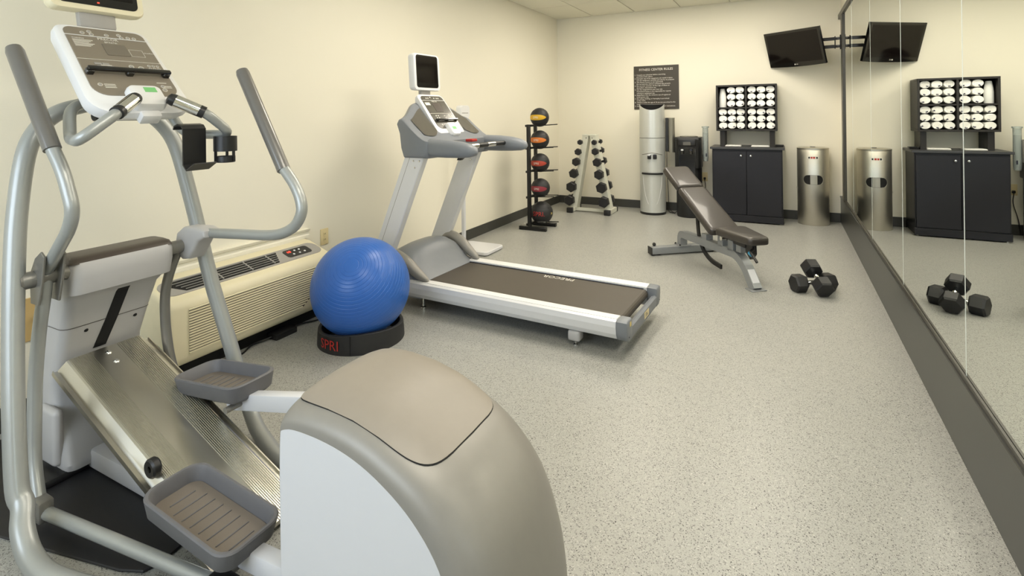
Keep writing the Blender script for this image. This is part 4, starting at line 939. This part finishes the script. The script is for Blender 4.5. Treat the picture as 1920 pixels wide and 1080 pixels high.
for cn, (x0, z0) in cubs.items():
    cols = 2 if cn == 'upper left' else 3
    for rI in range(3):
        for cI in range(cols):
            x = x0 + .0480 + .1008 * cI + random.uniform(-.001, .001); z = z0 + .0420 + .0827 * rI
            place = coln[cI] if cols == 3 else ('left', 'right')[cI]
            if cols == 2: x = x0 + .049 + .1008 * cI
            t = thing('rolled_towel', 'white rolled towel in the %s cubby, %s row, %s' % (cn, rown[rI], place), 'towel', (x, SF + .02 + random.uniform(0, .012), z), group='rolled towels on the shelf')
            o = bpy.data.objects.new('roll', random.choice(TM)); COL.objects.link(o); o.parent = t; o.rotation_euler = (0, random.uniform(-.05, .05), 0)
            if random.random() < .5: o.scale = (-1, 1, 1)
            if random.random() < .9:
                a = random.uniform(-2.4, -.3); g = bpy.data.objects.new('stripe', TAG); COL.objects.link(g); g.parent = t
                g.location = (.030 * math.cos(a), .004, .026 * math.sin(a)); g.rotation_euler = (0, random.uniform(-.6, .6), 0)
st = put('cup_stack', B().lathe([(0, 0), (.040, 0), (.041, .004), (.041, .12), (.036, .165), (.026, .222), (.022, .228), (0, .228)], (0, 0, 0), 28), 'cups'); st.location = (2.305, -.27, 1.370)
tag(st, 'white tapered stack of cups in the upper left cubby', 'cups')
for k, (x, w) in enumerate(((2.42, .09), (2.72, .10))):
    p = thing('folded_cloth', ['flat white cloth on the cabinet, left of the two', 'flat white cloth on the cabinet, right of the two'][k], 'cloth', (x, -.25, .893), group='cloths on the cabinet')
    for q in range(2): put('layer', B().box((-w + .004 * q, -.08, .007 * q), (w - .006 * q, .08, .007 * q + .007), .003, 1), 'towel', p)
tr2 = thing('black_tray', 'small black tray on the right end of the cabinet', 'tray', (2.925, -.25, .893))
put('dish', B().loft([[(px, py, z) for px, py in rrect(.045 * k, .06 * k, .012, 4)] for k, z in ((.9, 0), (1, .022), (.95, .022), (.86, .006))]), 'black', tr2)

# steel wipes bin
tc_ = thing('wipes_bin', 'round brushed steel bin with oval opening beside the mirror', 'bin', (3.268, -.178, 0))
TR = .163
put('shell', B().lathe([(0, .0), (TR - .002, 0), (TR, .004), (TR, .862), (TR - .002, .866)], (0, 0, 0), 64), 'steel', tc_)
lid_ = put('lid', B().lathe([(TR - .003, .866), (TR + .002, .868), (TR + .002, .884), (TR - .006, .889), (.06, .891), (0, .891)], (0, 0, 0), 64), 'steel', tc_)
put('wipe_slot', B().lathe([(.0, .891), (.028, .891), (.028, .896), (0, .897)], (0, 0, 0), 20), 'black', lid_)
tf = math.atan2(CAM.y + .178, CAM.x - 3.268) + .02
def stad(hw, hh, n=8): return rrect(hw, hh, hh, n)
pts = stad(.106, .055)
b = B(); b.loft([[cyl(TR + e, tf + u / TR * k, .525 + v * k) for u, v in pts] for k, e in ((1.05, .0005), (1.05, .003), (.97, .003), (.96, .0008))], cap=False); put('opening_rim', b, 'steel', tc_)
def strip(a0, a1, hh, e):
    b = B(); rr = []
    for i in range(21):
        u = a0 + (a1 - a0) * i / 20; fl_ = .104 - hh; lim = hh if abs(u) < fl_ else math.sqrt(max(1e-6, hh * hh - (abs(u) - fl_) ** 2)); rr.append([cyl(TR + e, tf + u / TR, .525 - lim), cyl(TR + e, tf + u / TR, .525 + lim)])
    return b.loft(rr, cap=False, closed=False)
op = put('opening', strip(-.104, .104, .054, .0012), 'dark', tc_); put('inner_liner', strip(-.030, .040, .052, .0018), 'steel', op)  # dark patch on the closed shell paints the shaded inside of the hole
def patch(name, u0, u1, z0, z1, e, m, par):
    b = B(); rr = [[cyl(TR + e, tf + (u0 + (u1 - u0) * i / 8) / TR, z0), cyl(TR + e, tf + (u0 + (u1 - u0) * i / 8) / TR, z1)] for i in range(9)]
    return put(name, b.loft(rr, cap=False, closed=False), m, par)
lb = patch('label', -.055, .055, .762, .795, .001, 'ink', tc_)
for u0, u1, mm in ((-.048, -.030, 'black'), (-.024, -.006, 'red'), (.0, .020, 'red'), (.030, .048, 'black')): patch('label_print', u0, u1, .768, .789, .0016, mm, lb)
put('hinge', B().box((-.006, -.01, .40), (.006, .01, .425), .002, 1, mtx=Matrix.Rotation(tf - 1.4, 4, 'Z') @ Matrix.Translation((TR, 0, 0))), 'steel', tc_)

# ================================================================== television on its wall arm
VC = Vector((3.079, -.285, 2.048)); VR = Vector((.555, -.43, -.005)); VU = Vector((-.052, -.115, .40))
VW, VH = .355, .212
tvm = basis((0, 0, 0), VR, VU)
tl = thing('wall_television', 'black flat television on a wall arm beside the mirror', 'television', VC)
b = B(); b.loft([[tvm @ Vector((x * k, y * k2 - (.012 * (1 - (x / VW) ** 2) if y < 0 else 0), z)) for x, y in [(px, py) for px, py in [(-VW + 2 * VW * i / 16, -VH) for i in range(17)] + [(VW, VH)] + [(VW - 2 * VW * i / 16, VH) for i in range(1, 17)]]] for k, k2, z in ((.80, .75, -.075), (.97, .96, -.045), (1, 1, -.03), (1, 1, -.003), (.99, .985, 0))], smooth=False); put('housing', b, 'blackg', tl)
put('screen', B().box((-VW + .030, -VH + .045, -.001), (VW - .030, VH - .028, .0015), mtx=tvm), 'screen', tl)
lg = text('logo', 'LG', .020, tvm @ Matrix.Translation((.008, -VH + .018, .001)), 'ink', tl)
put('logo_disc', B().lathe([(0, .001), (.008, .001), (.008, 0)], seg=16, axis=tvm @ Matrix.Translation((-.018, -VH + .018, .0005))), 'ink', tl)
def W2(p): return Vector(p) - VC
back = tvm @ Vector((.05, .02, -.075))
put('vesa_plate', B().box((-.10, -.08, -.095), (.14, .10, -.072), .003, 1, mtx=tvm), 'blackm', tl)
for z in (2.122, 2.035):
    put('arm_bar', bar(B(), W2((3.21, -.275, z)), W2((3.490, -.33, z)), .016, .036, .002), 'blackm', tl)
    put('arm_link', bar(B(), W2((3.497, -.33, z)), W2((3.540, -.345, z)), .014, .030, .002), 'blackm', tl)
put('hinge_post', B().tube([W2((3.494, -.33, 2.01)), W2((3.494, -.33, 2.15))], .006, 12), 'blackm', tl)
put('wall_plate', B().box(W2((3.5385, -.365, 2.00)), W2((3.5492, -.325, 2.16)), .002, 1), 'blackm', tl)

# ================================================================== weight bench
wb = thing('weight_bench', 'adjustable weight bench with dark padded back on silver frame', 'bench', (2.114, -2.13, 0), math.radians(-51.6))
def N_(name, b, m, parent=None): return put(name, b, m, parent or wb)
def rsweep(P, w, hs):
    P = [Vector((x, 0, z)) for x, z in P]; n = len(P); rings = []
    for i in range(n):
        t = (P[min(i + 1, n - 1)] - P[max(i - 1, 0)]).normalized(); u = Vector((-t.z, 0, t.x)); h = hs[i] if isinstance(hs, list) else hs; ww = w[i] if isinstance(w, list) else w
        rings.append([P[i] + u * h / 2 + Vector((0, ww / 2, 0)), P[i] + u * h / 2 - Vector((0, ww / 2, 0)), P[i] - u * h / 2 - Vector((0, ww / 2, 0)), P[i] - u * h / 2 + Vector((0, ww / 2, 0))])
    return B().loft(rings, smooth=False)
fr = N_('frame_beam', rsweep([(p.x, p.z) for p in fillet([(-.005, 0, .07), (-.005, 0, .182), (.45, 0, .197), (.85, 0, .212), (.955, 0, .150), (1.065, 0, .004)], .09, 7)], .068, .062), 'benchg')
N_('rear_stabiliser', B().box((-.04, -.325, .012), (.04, .325, .075), .005, 2), 'benchg')
for s in (-1, 1):
    N_('end_cap', B().box((-.042, s * .325 if s > 0 else -.331, .010), (.042, .331 if s > 0 else -.325, .077)), 'black')
    N_('foot_pad', B().box((-.03, s * .27 - .03, 0), (.03, s * .27 + .03, .014)), 'black'); 
    N_('wheel', B().sphere((-.035, s * .27, .088), .017, 14, 8), 'black')
bpz = N_('base_plate', B().box((-.05, -.06, .074), (.055, .06, .082), .002, 1), 'benchg')
for x in (-.04, .045): N_('bolt', B().lathe([(0, .01), (.007, .01), (.009, 0)], (x, -.05, .082), 8), 'dark', bpz)
N_('front_foot', B().box((1.02, -.062, 0), (1.105, .062, .008), .002, 1), 'benchg')
fl = basis((1.010, 0, .077), (0, -1, 0), Vector((.955 - 1.065, 0, .150 - .004)))
fn_ = fl.to_3x3() @ Vector((0, 0, 1))
N_('white_label', B().box((-.028, -.055, .031), (.028, .050, .0325), mtx=basis(Vector((1.010, 0, .077)), (0, 1, 0) if fn_.x < 0 else (0, -1, 0), Vector((-.110, 0, .146)))), 'white')
def pad(name, p, q, w0, w1, th, r=.03):
    p, q = Vector((p[0], 0, p[1])), Vector((q[0], 0, q[1])); d = (q - p).normalized(); L = (q - p).length; m = basis(p, d, (0, 1, 0))
    if (m.to_3x3() @ Vector((0, 0, 1))).z < 0: m = basis(p, d, (0, -1, 0))
    b = B()
    def RG(e, z):
        out = []; n = 6; c = r
        for cx, cy, a in ((L - c - e, w1 - c - e, 0), (c + e, w0 - c - e, PI / 2), (c + e, -w0 + c + e, PI), (L - c - e, -w1 + c + e, 1.5 * PI)):
            for k in range(n + 1): out.append(m @ Vector((cx + c * math.cos(a + PI / 2 * k / n), cy + c * math.sin(a + PI / 2 * k / n), z)))
        return out
    b.loft([RG(.012, -th), RG(.003, -th + .004), RG(0, -th + .012), RG(0, -.016), RG(.004, -.006), RG(.014, 0), RG(.03, .002)])
    return N_(name, b, 'vinyl')
bk = pad('backrest', (-.115, .805), (.172, .651), .128, .130, .058)
pad('backrest', (.176, .649), (.700, .368), .130, .132, .058)
pad('seat_pad', (.735, .405), (1.115, .398), .132, .088, .060, .035)
strut = fillet([(.262, 0, .50), (.268, 0, .36), (.285, 0, .22), (.36, 0, .11), (.47, 0, .058), (.625, 0, .045)], .12, 7)
N_('adjust_strut', rsweep([(p.x, p.z) for p in strut], .016, .036), 'blackm')
N_('strut_bracket', B().box((.25, -.03, .43), (.30, .03, .54), .004, 1), 'blackm')
N_('back_frame', bar(B(), (.12, 0, .605), (.68, 0, .315), .045, .03, .003, (0, 0, 1)), 'blackm')
for x in (.42, .66, .80): N_('support_bracket', B().box((x - .035, -.034, .225), (x + .035, .034, .275 if x < .5 else .31), .003, 1), 'benchg')
N_('seat_post', B().box((.86, -.025, .235), (.92, .025, .35), .003, 1), 'benchg'); N_('pivot_knob', B().tube([(.70, -.05, .30), (.70, .05, .30)], .016, 14), 'chrome')
N_('seat_slide', B().box((.74, -.03, .29), (.98, .03, .345), .004, 1), 'black')
N_('pull_handle', B().tube(fillet([(1.02, 0, .335), (1.06, -.01, .30), (1.075, -.055, .295), (1.16, -.06, .235)], .03, 5), .010, 10), 'black')
N_('pop_pin', B().tube([(1.055, -.045, .275), (1.085, -.05, .268)], .014, 12), 'bluepin')
N_('handle_bracket', B().prism([(.96, .345), (1.05, .345), (1.055, .26), (1.02, .215), (.97, .26)], -.02, .02, 'y', bevel=.003, seg=1), 'black')
